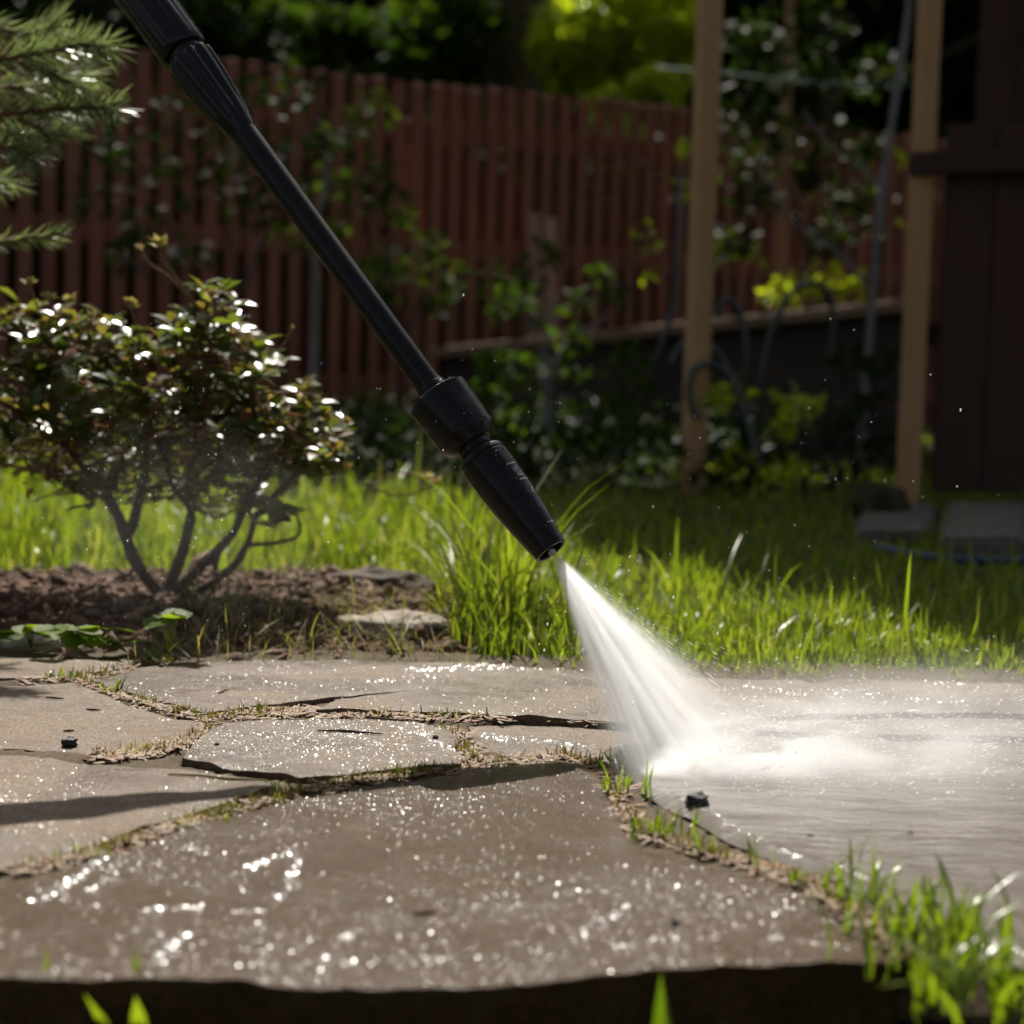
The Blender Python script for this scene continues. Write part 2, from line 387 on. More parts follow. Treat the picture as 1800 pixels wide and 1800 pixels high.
for si, (outl, top, dry) in enumerate(STONES):
    pts = [gnd(px, py, top) for px, py in outl]
    B = []
    for i, a in enumerate(pts):
        c = pts[(i + 1) % len(pts)]; L = (c - a).length; n = max(1, int(L / .006))
        nrm = Vector(((c - a).y, -(c - a).x, 0)).normalized()
        for k in range(n):
            p = a.lerp(c, k / n); q = .0022 * nz(p.x, p.y, 60, si) + .0028 * nz(p.x, p.y, 17, si + 9)
            if si == 4 and 1205 < proj(p.x, p.y, top)[1] < 1248 and proj(p.x, p.y, top)[0] < 760: q *= .12
            p = p + nrm * q; B.append((p.x, p.y))
    B = np.array(B)
    B = B[np.concatenate([[True], np.hypot(*np.diff(B, axis=0).T) > .0015])]
    STONE_POLYS.append((B, top, si))
    lo, hi = B.min(0), B.max(0)
    step = .007 if si in (0, 1, 5) else .010
    gx, gy = np.meshgrid(np.arange(lo[0], hi[0], step), np.arange(lo[1], hi[1], step))
    G = np.stack([gx.ravel(), gy.ravel()], 1) + RNG.uniform(-.28, .28, (gx.size, 2)) * step
    G = G[inside_poly(G, B)]; G = G[poly_dist(G, B) > .003]
    allp = [Vector(p) for p in B] + [Vector(p) for p in G]
    nb = len(B)
    r = geometry.delaunay_2d_cdt(allp, [(i, (i + 1) % nb) for i in range(nb)], [], 1, 1e-6)
    VV, FF = r[0], r[2]
    arr = np.array([(v.x, v.y) for v in VV]); cen = np.array([arr[list(f)].mean(0) for f in FF])
    keep = inside_poly(cen, B); FF = [f for f, k in zip(FF, keep) if k]
    D = poly_dist(arr, B)
    V = []
    for (x, y), d in zip(arr, D):
        z = stone_top(x, y, top, si)
        if d < .006: z -= .0007 * (1 - d / .006) * (1 + 1.5 * nz(x, y, 70, si + 1))
        V.append(Vector((x, y, z)))
    nv = len(V)
    # side wall from the outline
    ring = [min(range(nb), key=lambda i: 0) for _ in range(0)]
    lookup = {}
    for i, v in enumerate(VV): lookup.setdefault((round(v.x, 5), round(v.y, 5)), i)
    loop = [lookup.get((round(Vector(p).x, 5), round(Vector(p).y, 5))) for p in B]
    loop = [i for i in loop if i is not None]
    cx = B.mean(0); nl = len(loop)
    for lev, (dz, k) in enumerate([(0, 0), (-.006, .0018), (-.018, .0018), (-.06, -.003)]):
        for i in loop:
            p = V[i]; o = Vector((p.x - cx[0], p.y - cx[1], 0)).normalized()
            j = .003 * noise.noise((p.x * 90, p.y * 90, lev * 4 + si))
            V.append(p.copy() if lev == 0 else Vector((p.x, p.y, top + dz + .002 * noise.noise((p.x * 40, p.y * 40, lev)))) + o * (j * (2.2 if si == 0 else .9) + .001))
    area2 = sum(B[i][0] * B[(i + 1) % nb][1] - B[(i + 1) % nb][0] * B[i][1] for i in range(nb))
    for lev in range(3):
        up_ = [nv + lev * nl + i for i in range(nl)]
        dn = [nv + (lev + 1) * nl + i for i in range(nl)]
        for i in range(nl):
            j = (i + 1) % nl; f = (up_[i], dn[i], dn[j], up_[j])
            FF.append(f if area2 > 0 else tuple(reversed(f)))
    me = mesh('paving_stone', V, FF)
    ob = link('paving_stone', me, M_stone_dry if dry == 1 else (M_stone_soak if si == 0 else M_stone), paving)

def joint_base(x, y): return -.0002 + .0014 * nz(x, y, 25) + .0016 * nz(x, y, 80, 5) + .001 * nz(x, y, 9, 2)
xs_, ys_ = np.arange(-1.1, 1.3, .006), np.arange(.985, 1.95, .006); gx, gy = np.meshgrid(xs_, ys_); G = np.stack([gx.ravel(), gy.ravel()], 1); drop = np.zeros(len(G))
for B, top, si in STONE_POLYS:
    lo, hi = B.min(0) - .01, B.max(0) + .01; k = np.where((G[:, 0] > lo[0]) & (G[:, 0] < hi[0]) & (G[:, 1] > lo[1]) & (G[:, 1] < hi[1]))[0]
    if not len(k): continue
    k = k[inside_poly(G[k], B)]; drop[k] = np.maximum(drop[k], np.clip(poly_dist(G[k], B[::2]) / .007, 0, 1))
Z = np.array([joint_base(x, y) for x, y in G]) - .022 * drop - .03 * (G[:, 1] < 1.0)
nx = len(xs_); jj, ii = np.meshgrid(np.arange(len(ys_) - 1), np.arange(nx - 1), indexing='ij'); q0 = (jj * nx + ii).ravel(); quad = np.stack([q0, q0 + 1, q0 + nx + 1, q0 + nx], 1)
quad = quad[drop[quad].min(1) < .99]
paving.data = mesh_np('paving', np.column_stack([G, Z]), [quad]); paving.data.materials.append(M_bed)
joint_z = joint_base
STONE_E = [(B, np.roll(B, 1, 0), B.min(0), B.max(0), top, si) for B, top, si in STONE_POLYS]
def stone_z(x, y):
    for B, C, lo, hi, top, si in STONE_E:
        if not (lo[0] <= x <= hi[0] and lo[1] <= y <= hi[1]): continue
        c = ((B[:, 1] > y) != (C[:, 1] > y)) & (x < (C[:, 0] - B[:, 0]) * (y - B[:, 1]) / (C[:, 1] - B[:, 1] + 1e-15) + B[:, 0])
        if c.sum() % 2: return stone_top(x, y, top, si)
    return None

# ------------------------------------------------------------------ pressure-washer lance
def plastic(name, col, rough, bs=900, bst=.25):
    m, t, out = new_mat(name)
    g = geo_pos(t)
    n = ntex(t, g, bs, 3, .6); sm = ntex(t, g, 60, 4, .6)
    p = principled(t, Base_Color=col, Roughness=Nd(t, ramp(t, sm, [(.3, rough * .8), (.7, rough * 1.25)])), Normal=bump(t, n, bst, .0004))
    p.inputs['Specular IOR Level'].default_value = .16; p.inputs['Coat Weight'].default_value = 1.0; p.inputs['Coat IOR'].default_value = 1.24; p.inputs['Coat Roughness'].default_value = .04
    surf(t, out, p); return m
M_black = plastic('black_plastic', (.004, .0039, .0038), .5)
M_gloss = plastic('glossy_black_plastic', (.008, .008, .009), .2, 400, .1)
M_mark = plastic('embossed_mark', (.30, .30, .31), .4)
M_steel = plastic('wet_steel', (.35, .31, .30), .25); M_steel.node_tree.nodes['Principled BSDF'].inputs['Metallic'].default_value = .9

YT, YU = 1.54, 1.73
LT, LU = at(969, 969, YT), at(331, 101, YU)
LA = (LU - LT).normalized(); LL = (LU - LT).length; SPX = 1081.0
def lam(s): return LL * (s / SPX) * YT / ((1 - s / SPX) * YU + (s / SPX) * YT)     # metres up the lance from the tip
def rad(s, wpx): return .5 * wpx * (YT + (YU - YT) * lam(s) / LL) / F
LE2 = (CP - LT); LE2 = (LE2 - LA * LE2.dot(LA)).normalized(); LE1 = LA.cross(LE2)
if LE1.x < 0: LE1 = -LE1
def LP(s, r, phi): return LT + LA * lam(s) + (LE1 * math.sin(phi) + LE2 * math.cos(phi)) * r
def lathe(name, prof, mat, parent, seg=48, mod=None, smooth=True):
    """prof: (distance up the lance in frame units, width in frame units)"""
    V = []; Fc = []
    for s, wd in prof:
        for k in range(seg):
            ph = 2 * math.pi * k / seg; r = rad(s, wd)
            if mod: r *= mod(s, ph)
            V.append(LP(s, r, ph))
    for i in range(len(prof) - 1):
        for k in range(seg):
            k2 = (k + 1) % seg; Fc.append((i * seg + k, i * seg + k2, (i + 1) * seg + k2, (i + 1) * seg + k))
    o = link(name, mesh(name, V, Fc, smooth), mat, parent)
    bm = bmesh.new(); bm.from_mesh(o.data); bmesh.ops.recalc_face_normals(bm, faces=bm.faces)
    for e in bm.edges:
        if len(e.link_faces) == 2 and e.calc_face_angle(0) > R(33): e.smooth = False
    bm.to_mesh(o.data); bm.free(); return o
lance = thing('pressure_washer_lance', 'black plastic pressure washer lance slanting down from the top, spraying water from its nozzle', 'spray lance', LT)
lathe('tube', [(330, 44), (345, 47), (600, 47), (940, 47.5), (985, 56), (1060, 60)], M_black, lance)
lathe('sleeve', [(340, 48), (345, 55), (362, 55), (365, 53.5), (366, 47)], M_black, lance)
nut = lathe('coupling_nut', [(342, 50), (342.5, 108), (341, 112), (338, 113), (300, 112), (258, 108), (254, 107), (252, 104), (238, 76), (236, 72), (236, 50)], M_black, lance, 64,
            lambda s, ph: 1 - .035 * max(0, math.cos(3 * (ph - .75))) ** 3 * (1 if 252 < s < 340 else .0))
lathe('neck', [(240, 60), (227, 61), (226, 66), (222, 66), (221, 62), (218, 62), (217, 74), (213, 76), (212, 50)], M_black, lance)
NOZ = [(214, 60), (214, 80), (213, 84), (211, 86), (205, 87), (204, 84), (202.5, 84), (201, 88), (196, 89), (150, 88.5), (120, 86.5), (90, 82), (60, 76), (30, 69), (12, 64.5), (4, 63), (1, 62), (0, 60), (0, 50), (3, 48), (24, 46), (24, 2)]
noz = lathe('nozzle_body', NOZ, M_black, lance, 64)
lathe('nozzle_tip', [(24, 16), (6, 16), (-3, 14), (-7, 11), (-8, 6), (-5, 5), (-4, 1)], M_steel, lance, 24)
NS = np.array([p[0] for p in NOZ if p[1] > 59][::-1]); NW = np.array([p[1] for p in NOZ if p[1] > 59][::-1])
def noz_w(s): return float(np.interp(s, [0, 12, 30, 60, 90, 120, 150, 196], [62, 64.5, 69, 76, 82, 86.5, 88.5, 89]))
def patch(mb, s0, s1, p0, p1, lift=.00035, n=3):
    """slightly raised patch that follows the nozzle's skin"""
    V = []; Fc = []
    for i in range(n + 1):
        for j in range(n + 1):
            s = s0 + (s1 - s0) * i / n; ph = p0 + (p1 - p0) * j / n
            V.append(LP(s, rad(s, noz_w(s)) + lift, ph))
    b = n + 1
    for i in range(n):
        for j in range(n): Fc.append((i * b + j, i * b + j + 1, (i + 1) * b + j + 1, (i + 1) * b + j))
    mb.add(V, Fc)
win = MB()                                  # moulded window with a dot, then scale ticks, an arrow and tiny raised print
for s0, s1, p0, p1 in [(196, 198, .62, 1.12), (170, 173, .62, 1.12), (170, 198, .60, .66), (170, 198, 1.08, 1.14), (181, 187, .84, .94)]:
    patch(win, s0, s1, p0, p1, .0006)
win.build('moulded_window', M_black, noz)
for k, (s0, p0, p1) in enumerate([(161, .62, 1.15), (127, .75, 1.25), (38, .75, 1.3)]):
    mk = MB(); patch(mk, s0, s0 + 1.8, p0, p1, .0004); mk.build('scale_tick', M_mark, noz)
mk = MB()
for (s0, p0, s1, p1) in [(106, .78, 98, .98), (98, .98, 110, 1.18)]:
    for q in range(6):
        f0, f1 = q / 6, (q + 1) / 6
        patch(mk, s0 + (s1 - s0) * f0, s0 + (s1 - s0) * f1 + 1.6, p0 + (p1 - p0) * f0, p0 + (p1 - p0) * f1, .0004, 1)
mk.build('arrow_mark', M_mark, noz)
mk = MB(); rr = random.Random(3)
for row in range(5):                        # tiny illegible raised print next to the window
    for k in range(7):
        s0 = 136 + row * 4.4; p0 = .80 + k * .045
        if rr.random() < .7: patch(mk, s0, s0 + 2.4, p0, p0 + .03, .0003, 1)
mk.build('raised_print', M_mark, noz)
# fluted socket
def flute(s, ph):
    a = min(1, max(0, (s - 925) / 60)); return 1 - .13 * a * (0.5 + .5 * math.cos(10 * ph + .6)) ** 2
lathe('fluted_socket', [(918, 48), (926, 53), (940, 58), (960, 66), (985, 72), (1010, 77.5), (1035, 82), (1060, 85), (1071, 86), (1075, 84), (1076, 60)], M_gloss, lance, 132, flute)
lathe('gap_ring', [(1062, 60), (1074, 66), (1094, 66), (1096, 50)], M_gloss, lance)
lathe('grip', [(1091, 60), (1091, 80), (1094, 86), (1099, 88), (1180, 88), (1350, 90), (1500, 92), (1520, 88), (1526, 60)], M_gloss, lance, 132,
      lambda s, ph: 1 - .055 * (1 if 1104 < s < 1510 else 0) * (.5 + .5 * math.cos(14 * ph)) ** 2)
lathe('rear_tube', [(1520, 56), (1900, 58), (1902, 30)], M_black, lance)

# ------------------------------------------------------------------ water: spray fan, splash mist, puddle, drops
def volume_obj(name, V, Fc, mw, dens_fn, col=(.995, .995, .995), g=.5):
    m, t, out = new_mat(name)
    o_ = coords(t, 'Object'); sp = t.nodes.new('ShaderNodeSeparateXYZ'); t.links.new(o_, sp.inputs[0])
    x, y, z = (Nd(t, sp.outputs[i]) for i in range(3))
    d = dens_fn(t, o_, x, y, z)
    pv = t.nodes.new('ShaderNodeVolumePrincipled'); pv.inputs['Color'].default_value = (*col, 1); pv.inputs['Anisotropy'].default_value = g
    t.links.new(d.s, pv.inputs['Density']); t.links.new(pv.outputs[0], out.inputs['Volume'])
    me = mesh(name, V, Fc, False); bm = bmesh.new(); bm.from_mesh(me); bmesh.ops.recalc_face_normals(bm, faces=bm.faces); bm.to_mesh(me); bm.free()
    ob = link(name, me, m); ob.matrix_world = mw
    return ob
def comb(t, a, b, c):
    n = t.nodes.new('ShaderNodeCombineXYZ')
    for i, v in enumerate((a, b, c)):
        if isinstance(v, Nd): t.links.new(v.s, n.inputs[i])
        else: n.inputs[i].default_value = v
    return n.outputs[0]
SN = LT - LA * .006
SA, SB = gnd(1096, 1384), gnd(1355, 1250)
mid = (SA + SB) / 2; u = (mid - SN).normalized(); v = (SB - SA); v = (v - u * v.dot(u)).normalized(); wv = u.cross(v)
ta = (SA - SN).dot(v) / (SA - SN).dot(u); tb = (SB - SN).dot(v) / (SB - SN).dot(u)
tc, tk = (ta + tb) / 2, (tb - ta) / 2
UL = max((SA - SN).dot(u), (SB - SN).dot(u)) * 1.02
MW = Matrix(((u.x, v.x, wv.x, SN.x), (u.y, v.y, wv.y, SN.y), (u.z, v.z, wv.z, SN.z), (0, 0, 0, 1)))
TH0, TH1 = .0028, .085
def fan_density(t, o, x, y, z):
    xs = x.mx(.0005)
    s = (y / xs - tc) / tk
    lat = ((s * s).neg() + 1.0).mx(0.0)
    core = ((s + .2) * 1.9); core = (core * core).neg().exp()
    q = z / (xs * TH1 + TH0)
    th = ((q * q) * -2.2).exp()
    nse = Nd(t, ntex(t, comb(t, s * 8.0, q * 1.6, x * 10.0), 1.0, 5, .68))
    str_ = (((nse - .38) * 3.8).mx(.1))
    fall = (xs * xs * 11.0 + xs * .55 + .012)
    end = ((xs * -1.0 + UL) / (UL * .4)).clamp() * .5 + .5
    return (lat.pw(1.8) * .4 + core * lat.pw(1.3) * 2.1) * th * str_ / fall * 42.0 * end
def wedge():
    V = [];
    for x in (.0, UL):
        hw0, hw1 = x * (tc - tk * 1.05) - .002, x * (tc + tk * 1.05) + .002; hz = (x * TH1 + TH0) * 1.5
        V += [(x, hw0, -hz), (x, hw1, -hz), (x, hw1, hz), (x, hw0, hz)]
    return V, [(0, 1, 2, 3), (7, 6, 5, 4), (0, 4, 5, 1), (1, 5, 6, 2), (2, 6, 7, 3), (3, 7, 4, 0)]
V, Fc = wedge()
sp_o = volume_obj('water_spray', V, Fc, MW, fan_density)
tag(sp_o, 'white fan of water spray shooting from the nozzle down to the paving', 'water spray', kind='stuff')

# splash: low sheet of mist that runs off to the right from the impact line
MQ = gnd(1124, 1374); MO = Matrix.Translation((MQ.x, MQ.y, 0.0)) @ Matrix.Rotation(R(10), 4, 'Z')
def splash_density(t, o, x, y, z):
    xs = x.mx(.0)
    n1 = Nd(t, ntex(t, mapping(t, o, (9.0, 14, 34)), 1.5, 5, .62, .6)); tex = ((n1 - .40) * 5.5).mx(.05)
    hgt = ((xs * -16.0).exp() * -1.0 + 1.0) * .044 + .003
    a = (z / hgt).pw(2.0).neg().exp()
    lat = (y - xs * .12) / (xs * .24 + .010); lat = ((lat * lat) * -1.2).exp()
    fade = (xs * -9.0).exp() * ((xs * -1.0 + .5) / .2).clamp()
    on = (x * 90 + .6).clamp()
    return a * lat * fade * on * tex * 210.0 / (xs * 5.0 + .5)
def mist_density(t, o, x, y, z):
    n1 = Nd(t, ntex(t, mapping(t, o, (3.0, 6, 14)), 1.6, 5, .6, .5)); tex = ((n1 - .3) * 2.6).mx(.1)
    lat2 = ((y - .10 - x * .1) / .16); hz2 = (z / .028)
    return ((lat2 * lat2) * -1.0).exp() * (hz2 * hz2).neg().exp() * (x * 5.0 + .1).clamp() * tex * 5.5
def boxv(x0, x1, y0, y1, z0, z1): return [(x0, y0, z0), (x1, y0, z0), (x1, y1, z0), (x0, y1, z0), (x0, y0, z1), (x1, y0, z1), (x1, y1, z1), (x0, y1, z1)]
BOXF = [(3, 2, 1, 0), (4, 5, 6, 7), (0, 1, 5, 4), (1, 2, 6, 5), (2, 3, 7, 6), (3, 0, 4, 7)]
sm = volume_obj('splash_burst', boxv(-.012, .5, -.12, .2, .0052, .085), BOXF, MO, splash_density)
tag(sm, 'dense white burst of water rebounding where the spray strikes the paving', 'splash', kind='stuff')
ms = volume_obj('splash_mist', boxv(.0, .95, -.2, .5, .0056, .088), BOXF, MO, mist_density)
tag(ms, 'pale mist drifting over the wet paving to the right of the spray', 'mist', kind='stuff')
# thin drifting mist before the bush
dm = at(330, 930, 1.95)
def drift(t, o, x, y, z):
    r2 = x * x + y * y + z * z
    n1 = Nd(t, ntex(t, o, 1.6, 4, .6, .4))
    return ((r2.neg() + 1.0).mx(0)) * ((n1 - .3) * 2.0).mx(0) * .42
bm = bmesh.new(); bmesh.ops.create_icosphere(bm, subdivisions=3, radius=1); me = bpy.data.meshes.new('drifting_mist'); bm.to_mesh(me); bm.free()
V = [tuple(q.co) for q in me.vertices]; Fc = [tuple(p.vertices) for p in me.polygons]
dmo = volume_obj('drifting_mist', V, Fc, Matrix.Translation(dm) @ Matrix.Diagonal((.16, .2, .12, 1)), drift)
tag(dmo, 'faint drifting mist in front of the bush', 'mist', kind='stuff')

# puddle of milky water running over the right-hand flagstone
def water_mat(name, col, rough=.07, wave=1.0):
    m, t, out = new_mat(name)
    g = geo_pos(t)
    w1 = ntex(t, mapping(t, g, (20, 62, 1), (0, 0, .06)), 1.0, 4, .6, 1.6); w2 = ntex(t, mapping(t, g, (90, 150, 1)), 1.0, 2, .5, .8)
    h = Nd(t, w1) * 1.0 + Nd(t, w2) * .28
    n = ntex(t, g, 8, 4, .6)
    c = ramp(t, n, [(.3, tuple(q * .8 for q in col)), (.7, tuple(q * 1.15 for q in col))])
    p = principled(t, Base_Color=c, Roughness=rough, Normal=bump(t, h, .30 * wave, .004), IOR=1.33)
    surf(t, out, p); return m
M_water = water_mat('muddy_water', (.155, .132, .112), .05, 1.25)
WP = np.array([tuple(gnd(px, py, .002))[:2] for px, py in [(1085, 1340), (1060, 1312), (1150, 1300), (1330, 1297), (1500, 1303), (1707, 1309), (2060, 1322), (2060, 1780), (1800, 1690), (1640, 1628), (1560, 1588), (1500, 1556), (1450, 1534), (1400, 1517), (1300, 1482), (1250, 1457), (1200, 1430), (1145, 1400), (1115, 1373)]])
WB = []
for i in range(len(WP)):
    a_, b_ = WP[i], WP[(i + 1) % len(WP)]; n = max(1, int(np.hypot(*(b_ - a_)) / .006))
    for k in range(n):
        q = a_ + (b_ - a_) * k / n; WB.append(q + np.array([nz(q[0], q[1], 28), nz(q[0], q[1], 28, 4)]) * .004)
WB = np.array(WB); gx, gy = np.meshgrid(np.arange(WP[:, 0].min(), WP[:, 0].max(), .007), np.arange(WP[:, 1].min(), WP[:, 1].max(), .005))
G = np.stack([gx.ravel(), gy.ravel()], 1) + RNG.uniform(-.0012, .0012, (gx.size, 2)); G = G[inside_poly(G, WB)]; G = G[poly_dist(G, WB) > .003]
r = geometry.delaunay_2d_cdt([Vector(q) for q in WB] + [Vector(q) for q in G], [(i, (i + 1) % len(WB)) for i in range(len(WB))], [], 1, 1e-6)
arr = np.array([(q.x, q.y) for q in r[0]]); kk = inside_poly(np.array([arr[list(f)].mean(0) for f in r[2]]), WB); Dw = poly_dist(arr, WB)
V = [(x, y, -.001 + .0055 * min(1, d / .012) + .0006 * noise.noise((x * 12, y * 70, 0)) + .0008 * noise.noise((x * 30, y * 30, 2))) for (x, y), d in zip(arr, Dw)]
Fc = [f for f, k in zip(r[2], kk) if k]
tag(link('puddle', mesh('puddle', V, Fc), M_water), kind='structure')

# drops: beads of water on the stones, and droplets in the air
m, t, out = new_mat('water_drop')
tr = t.nodes.new('ShaderNodeBsdfTransparent'); p = t.nodes.new('ShaderNodeBsdfGlossy'); p.inputs['Roughness'].default_value = .24
mx = t.nodes.new('ShaderNodeMixShader'); mx.inputs[0].default_value = .075; t.links.new(tr.outputs[0], mx.inputs[1]); t.links.new(p.outputs[0], mx.inputs[2]); surf(t, out, mx); M_drop = m
bm = bmesh.new(); bmesh.ops.create_icosphere(bm, subdivisions=1, radius=1)
DV = np.array([tuple(q.co) for q in bm.verts]); bm.faces.ensure_lookup_table(); DF = [tuple(q.index for q in f.verts) for f in bm.faces]; bm.free()
CV = [(0, 0, .16)] + [(math.cos(q * math.pi / 3), math.sin(q * math.pi / 3), 0) for q in range(6)]
CF = [(0, 1 + q, 1 + (q + 1) % 6) for q in range(6)]          # shallow lens: a wet grain or flattened bead
P = []; Sz = []
for (B, top, si), nd in zip(STONE_POLYS, [46000, 16000, 4500, 700, 26000, 17000, 5000, 2000, 0]):
    lo, hi = B.min(0), B.max(0); q = RNG.uniform(lo, hi, (nd * 5, 2)); q = q[inside_poly(q, B)]
    px_, py_ = proj_np(np.stack([q[:, 0], q[:, 1], np.zeros(len(q))], 1)); q = q[(px_ > -60) & (px_ < 1860)]
    cl = np.array([nz(a, b, 7, si + 2) + .7 * nz(a, b, 26, si) for a, b in q])
    q = q[cl > RNG.uniform(-.5, .6, len(q))][:nd]
    for a, b in q:
        sz = min(.0014, .00023 * math.exp(RNG.normal(0, .55)))
        P.append((a, b, stone_top(a, b, top, si) + sz * .22)); Sz.append((sz * RNG.uniform(.8, 1.8), sz, sz))
# water standing in ridges and runs
for (x0, y0, x1, y1, n) in [(90, 1590, 200, 1500, 420), (60, 1600, 120, 1560, 120), (150, 1585, 215, 1520, 160), (250, 1612, 360, 1604, 240), (410, 1612, 470, 1608, 130), (430, 1535, 520, 1505, 300), (500, 1560, 545, 1490, 200), (480, 1590, 520, 1560, 100), (270, 1700, 330, 1650, 220), (600, 1660, 620, 1650, 100), (1060, 1640, 1110, 1605, 130), (1010, 1660, 1050, 1630, 100), (720, 1190, 900, 1182, 1300), (640, 1208, 790, 1200, 450), (900, 1183, 1030, 1180, 450), (1640, 1212, 1700, 1212, 220), (1070, 1680, 1200, 1660, 130), (1330, 1660, 1500, 1676, 130), (380, 1705, 900, 1690, 200), (60, 1700, 300, 1700, 100), (700, 1290, 800, 1335, 500), (850, 1290, 1040, 1310, 700), (1430, 1225, 1700, 1250, 600), (1300, 1215, 1420, 1240, 350)]:
    for k in range(n):
        f = RNG.uniform(); g = gnd(x0 + (x1 - x0) * f + RNG.normal(0, 5), y0 + (y1 - y0) * f + RNG.normal(0, 2.6))
        z = stone_z(g.x, g.y)
        if z is None: continue
        sz = .00062 * math.exp(RNG.normal(0, .5)); P.append((g.x, g.y, z + sz * .3)); Sz.append((sz * RNG.uniform(1, 2.2), sz, sz))
N = len(P); tl = RNG.normal(0, .34, (N, 2)); A = np.zeros((N, 3, 3))
nz_ = np.stack([tl[:, 0], tl[:, 1], np.ones(N)], 1); A = frames(np.cross(nz_, RNG.normal(size=(N, 3))), nz_)
tag(scatter('water_beads', CV, CF, P, A, np.array(Sz), M_drop), 'tiny glistening water beads all over the wet flagstones', 'water drops', kind='stuff')
m, t, out = new_mat('air_droplet')
p = principled(t, Base_Color=(.95, .95, .95), Roughness=.15, IOR=1.33); tr = t.nodes.new('ShaderNodeBsdfTranslucent'); tr.inputs[0].default_value = (.98, .98, .98, 1)
mx = t.nodes.new('ShaderNodeMixShader'); mx.inputs[0].default_value = .75; t.links.new(p.outputs[0], mx.inputs[1]); t.links.new(tr.outputs[0], mx.inputs[2]); surf(t, out, mx); M_air = m
m, t, out = new_mat('clinging_bead'); p = principled(t, Base_Color=(.02, .02, .02), Roughness=.1, IOR=1.33); p.inputs['Specular IOR Level'].default_value = 1.0; surf(t, out, p); M_bead = m
P = []; Sz = []
def air(n, x0, x1, y0, y1, d0, d1, s):
    for k in range(n):
        q = at(RNG.normal((x0 + x1) / 2, (x1 - x0) / 3.4), RNG.normal((y0 + y1) / 2, (y1 - y0) / 3.4), RNG.uniform(d0, d1))
        if q.z < .004: continue
        P.append(tuple(q)); sz = s * math.exp(RNG.normal(0, .45)); Sz.append((sz, sz, sz * RNG.uniform(1, 2)))
air(700, 60, 560, 640, 1120, 1.55, 1.9, .00019)
air(60, 560, 1000, 560, 900, 1.45, 1.65, .0002)
air(120, 940, 1140, 980, 1200, 1.5, 1.6, .00032)
air(500, 1130, 1720, 1190, 1400, 1.3, 1.7, .00038)
air(90, 1100, 1700, 600, 1150, 1.45, 1.9, .00022)
nb_ = 260; P2 = []; S2 = []; A2 = []
for k in range(nb_):
    on_nut = k > 190; s0 = rr.uniform(256, 338) if on_nut else rr.uniform(4, 200) ; ph = rr.gauss(.9, .7); wd_ = 107 if on_nut else noz_w(min(s0, 196)); sz = min(.0014, .00042 * math.exp(rr.gauss(0, .5)))
    if not on_nut and 203 < s0 < 208: continue
    c_ = LP(s0, rad(s0, wd_), ph); P2.append(tuple(c_)); nrm_ = (c_ - (LT + LA * lam(s0))).normalized(); A2.append(tuple(nrm_)); S2.append((sz, sz * rr.uniform(1, 1.5), sz * .55))
tag(scatter('water_bead', DV, DF, P2, frames(np.repeat([tuple(LA)], len(P2), 0), np.array(A2)), np.array(S2), M_bead, lance), kind='stuff')
ST = []; SS = []; SA_ = []
for k in range(3000):
    x = UL * RNG.uniform(.003, 1) ** .6; sv = np.clip(RNG.normal(-.05, .55), -1.1, 1.12); vy = x * (tc + tk * sv); wz = RNG.normal(0, 1) * (x * TH1 + TH0) * .9
    q = MW @ Vector((x, vy, wz)); dr = (q - SN).normalized()
    if q.z < .003 or (sv < .55 and sv > -.8) or x < .03: continue
    ST.append(tuple(q)); SA_.append(tuple(dr)); r_ = .00011 * math.exp(RNG.normal(0, .45)); SS.append((r_, r_ * RNG.uniform(4, 34), r_))
for k in range(3200):                       # splashback flying off to the right and up
    t0 = .05 + abs(RNG.normal(0, .2)); q = MO @ Vector((t0, RNG.normal(.12 * t0, .02 + .2 * t0), abs(RNG.normal(0, .012 + .07 * min(t0, .2))) + .006)); dr = Vector((1, RNG.normal(0, .3), RNG.normal(.25, .4))).normalized()
    ST.append(tuple(q)); SA_.append(tuple(dr)); r_ = .00017 * math.exp(RNG.normal(0, .5)); SS.append((r_, r_ * RNG.uniform(1, 8), r_))
N = len(ST); tag(scatter('spray_streaks', DV, DF, ST, frames(np.array(SA_), np.repeat([[.1, .2, 1.0]], N, 0)), np.array(SS), M_air), 'thin streaks and drops of water flying out of the spray fan', 'water drops', kind='stuff')
tag(scatter('airborne_droplets', DV, DF, P, np.repeat(np.eye(3)[None], len(P), 0), np.array(Sz), M_air), 'fine droplets flying through the air around the spray', 'water drops', kind='stuff')
# ------------------------------------------------------------------ grass
def blade_mesh(name, base, H, W, lean, bend, az, mat, parent=None):
    """curved tapering blades, 3 segments each; base Nx3, others N"""
    N = len(base); d = np.stack([np.cos(az), np.sin(az), np.zeros(N)], 1); sd_ = np.stack([-np.sin(az), np.cos(az), np.zeros(N)], 1)
    Vs = []
    for i, f in enumerate((0, .38, .74, 1.0)):
        out = (lean * f + bend * f * f)[:, None] * d * H[:, None]
        up = np.maximum(.15 * f, f - .38 * np.abs(bend) * f * f)[:, None] * H[:, None] * np.array([0, 0, 1.0])
        c = base + out + up
        ww = W * (1.0, .9, .6, 0)[i]
        if i < 3:
            fold = .22 * ww[:, None] * d
            Vs += [c - sd_ * ww[:, None] * .5 + fold, c + sd_ * ww[:, None] * .5 + fold]
        else: Vs.append(c)
    V = np.stack(Vs, 1).reshape(-1, 3); o = (np.arange(N) * 7)[:, None]
    q = np.concatenate([o + np.array([0, 1, 3, 2]), o + np.array([2, 3, 5, 4])]); tr_ = o + np.array([4, 5, 6])
    return link(name, mesh_np(name, V, [q, tr_]), mat, parent)
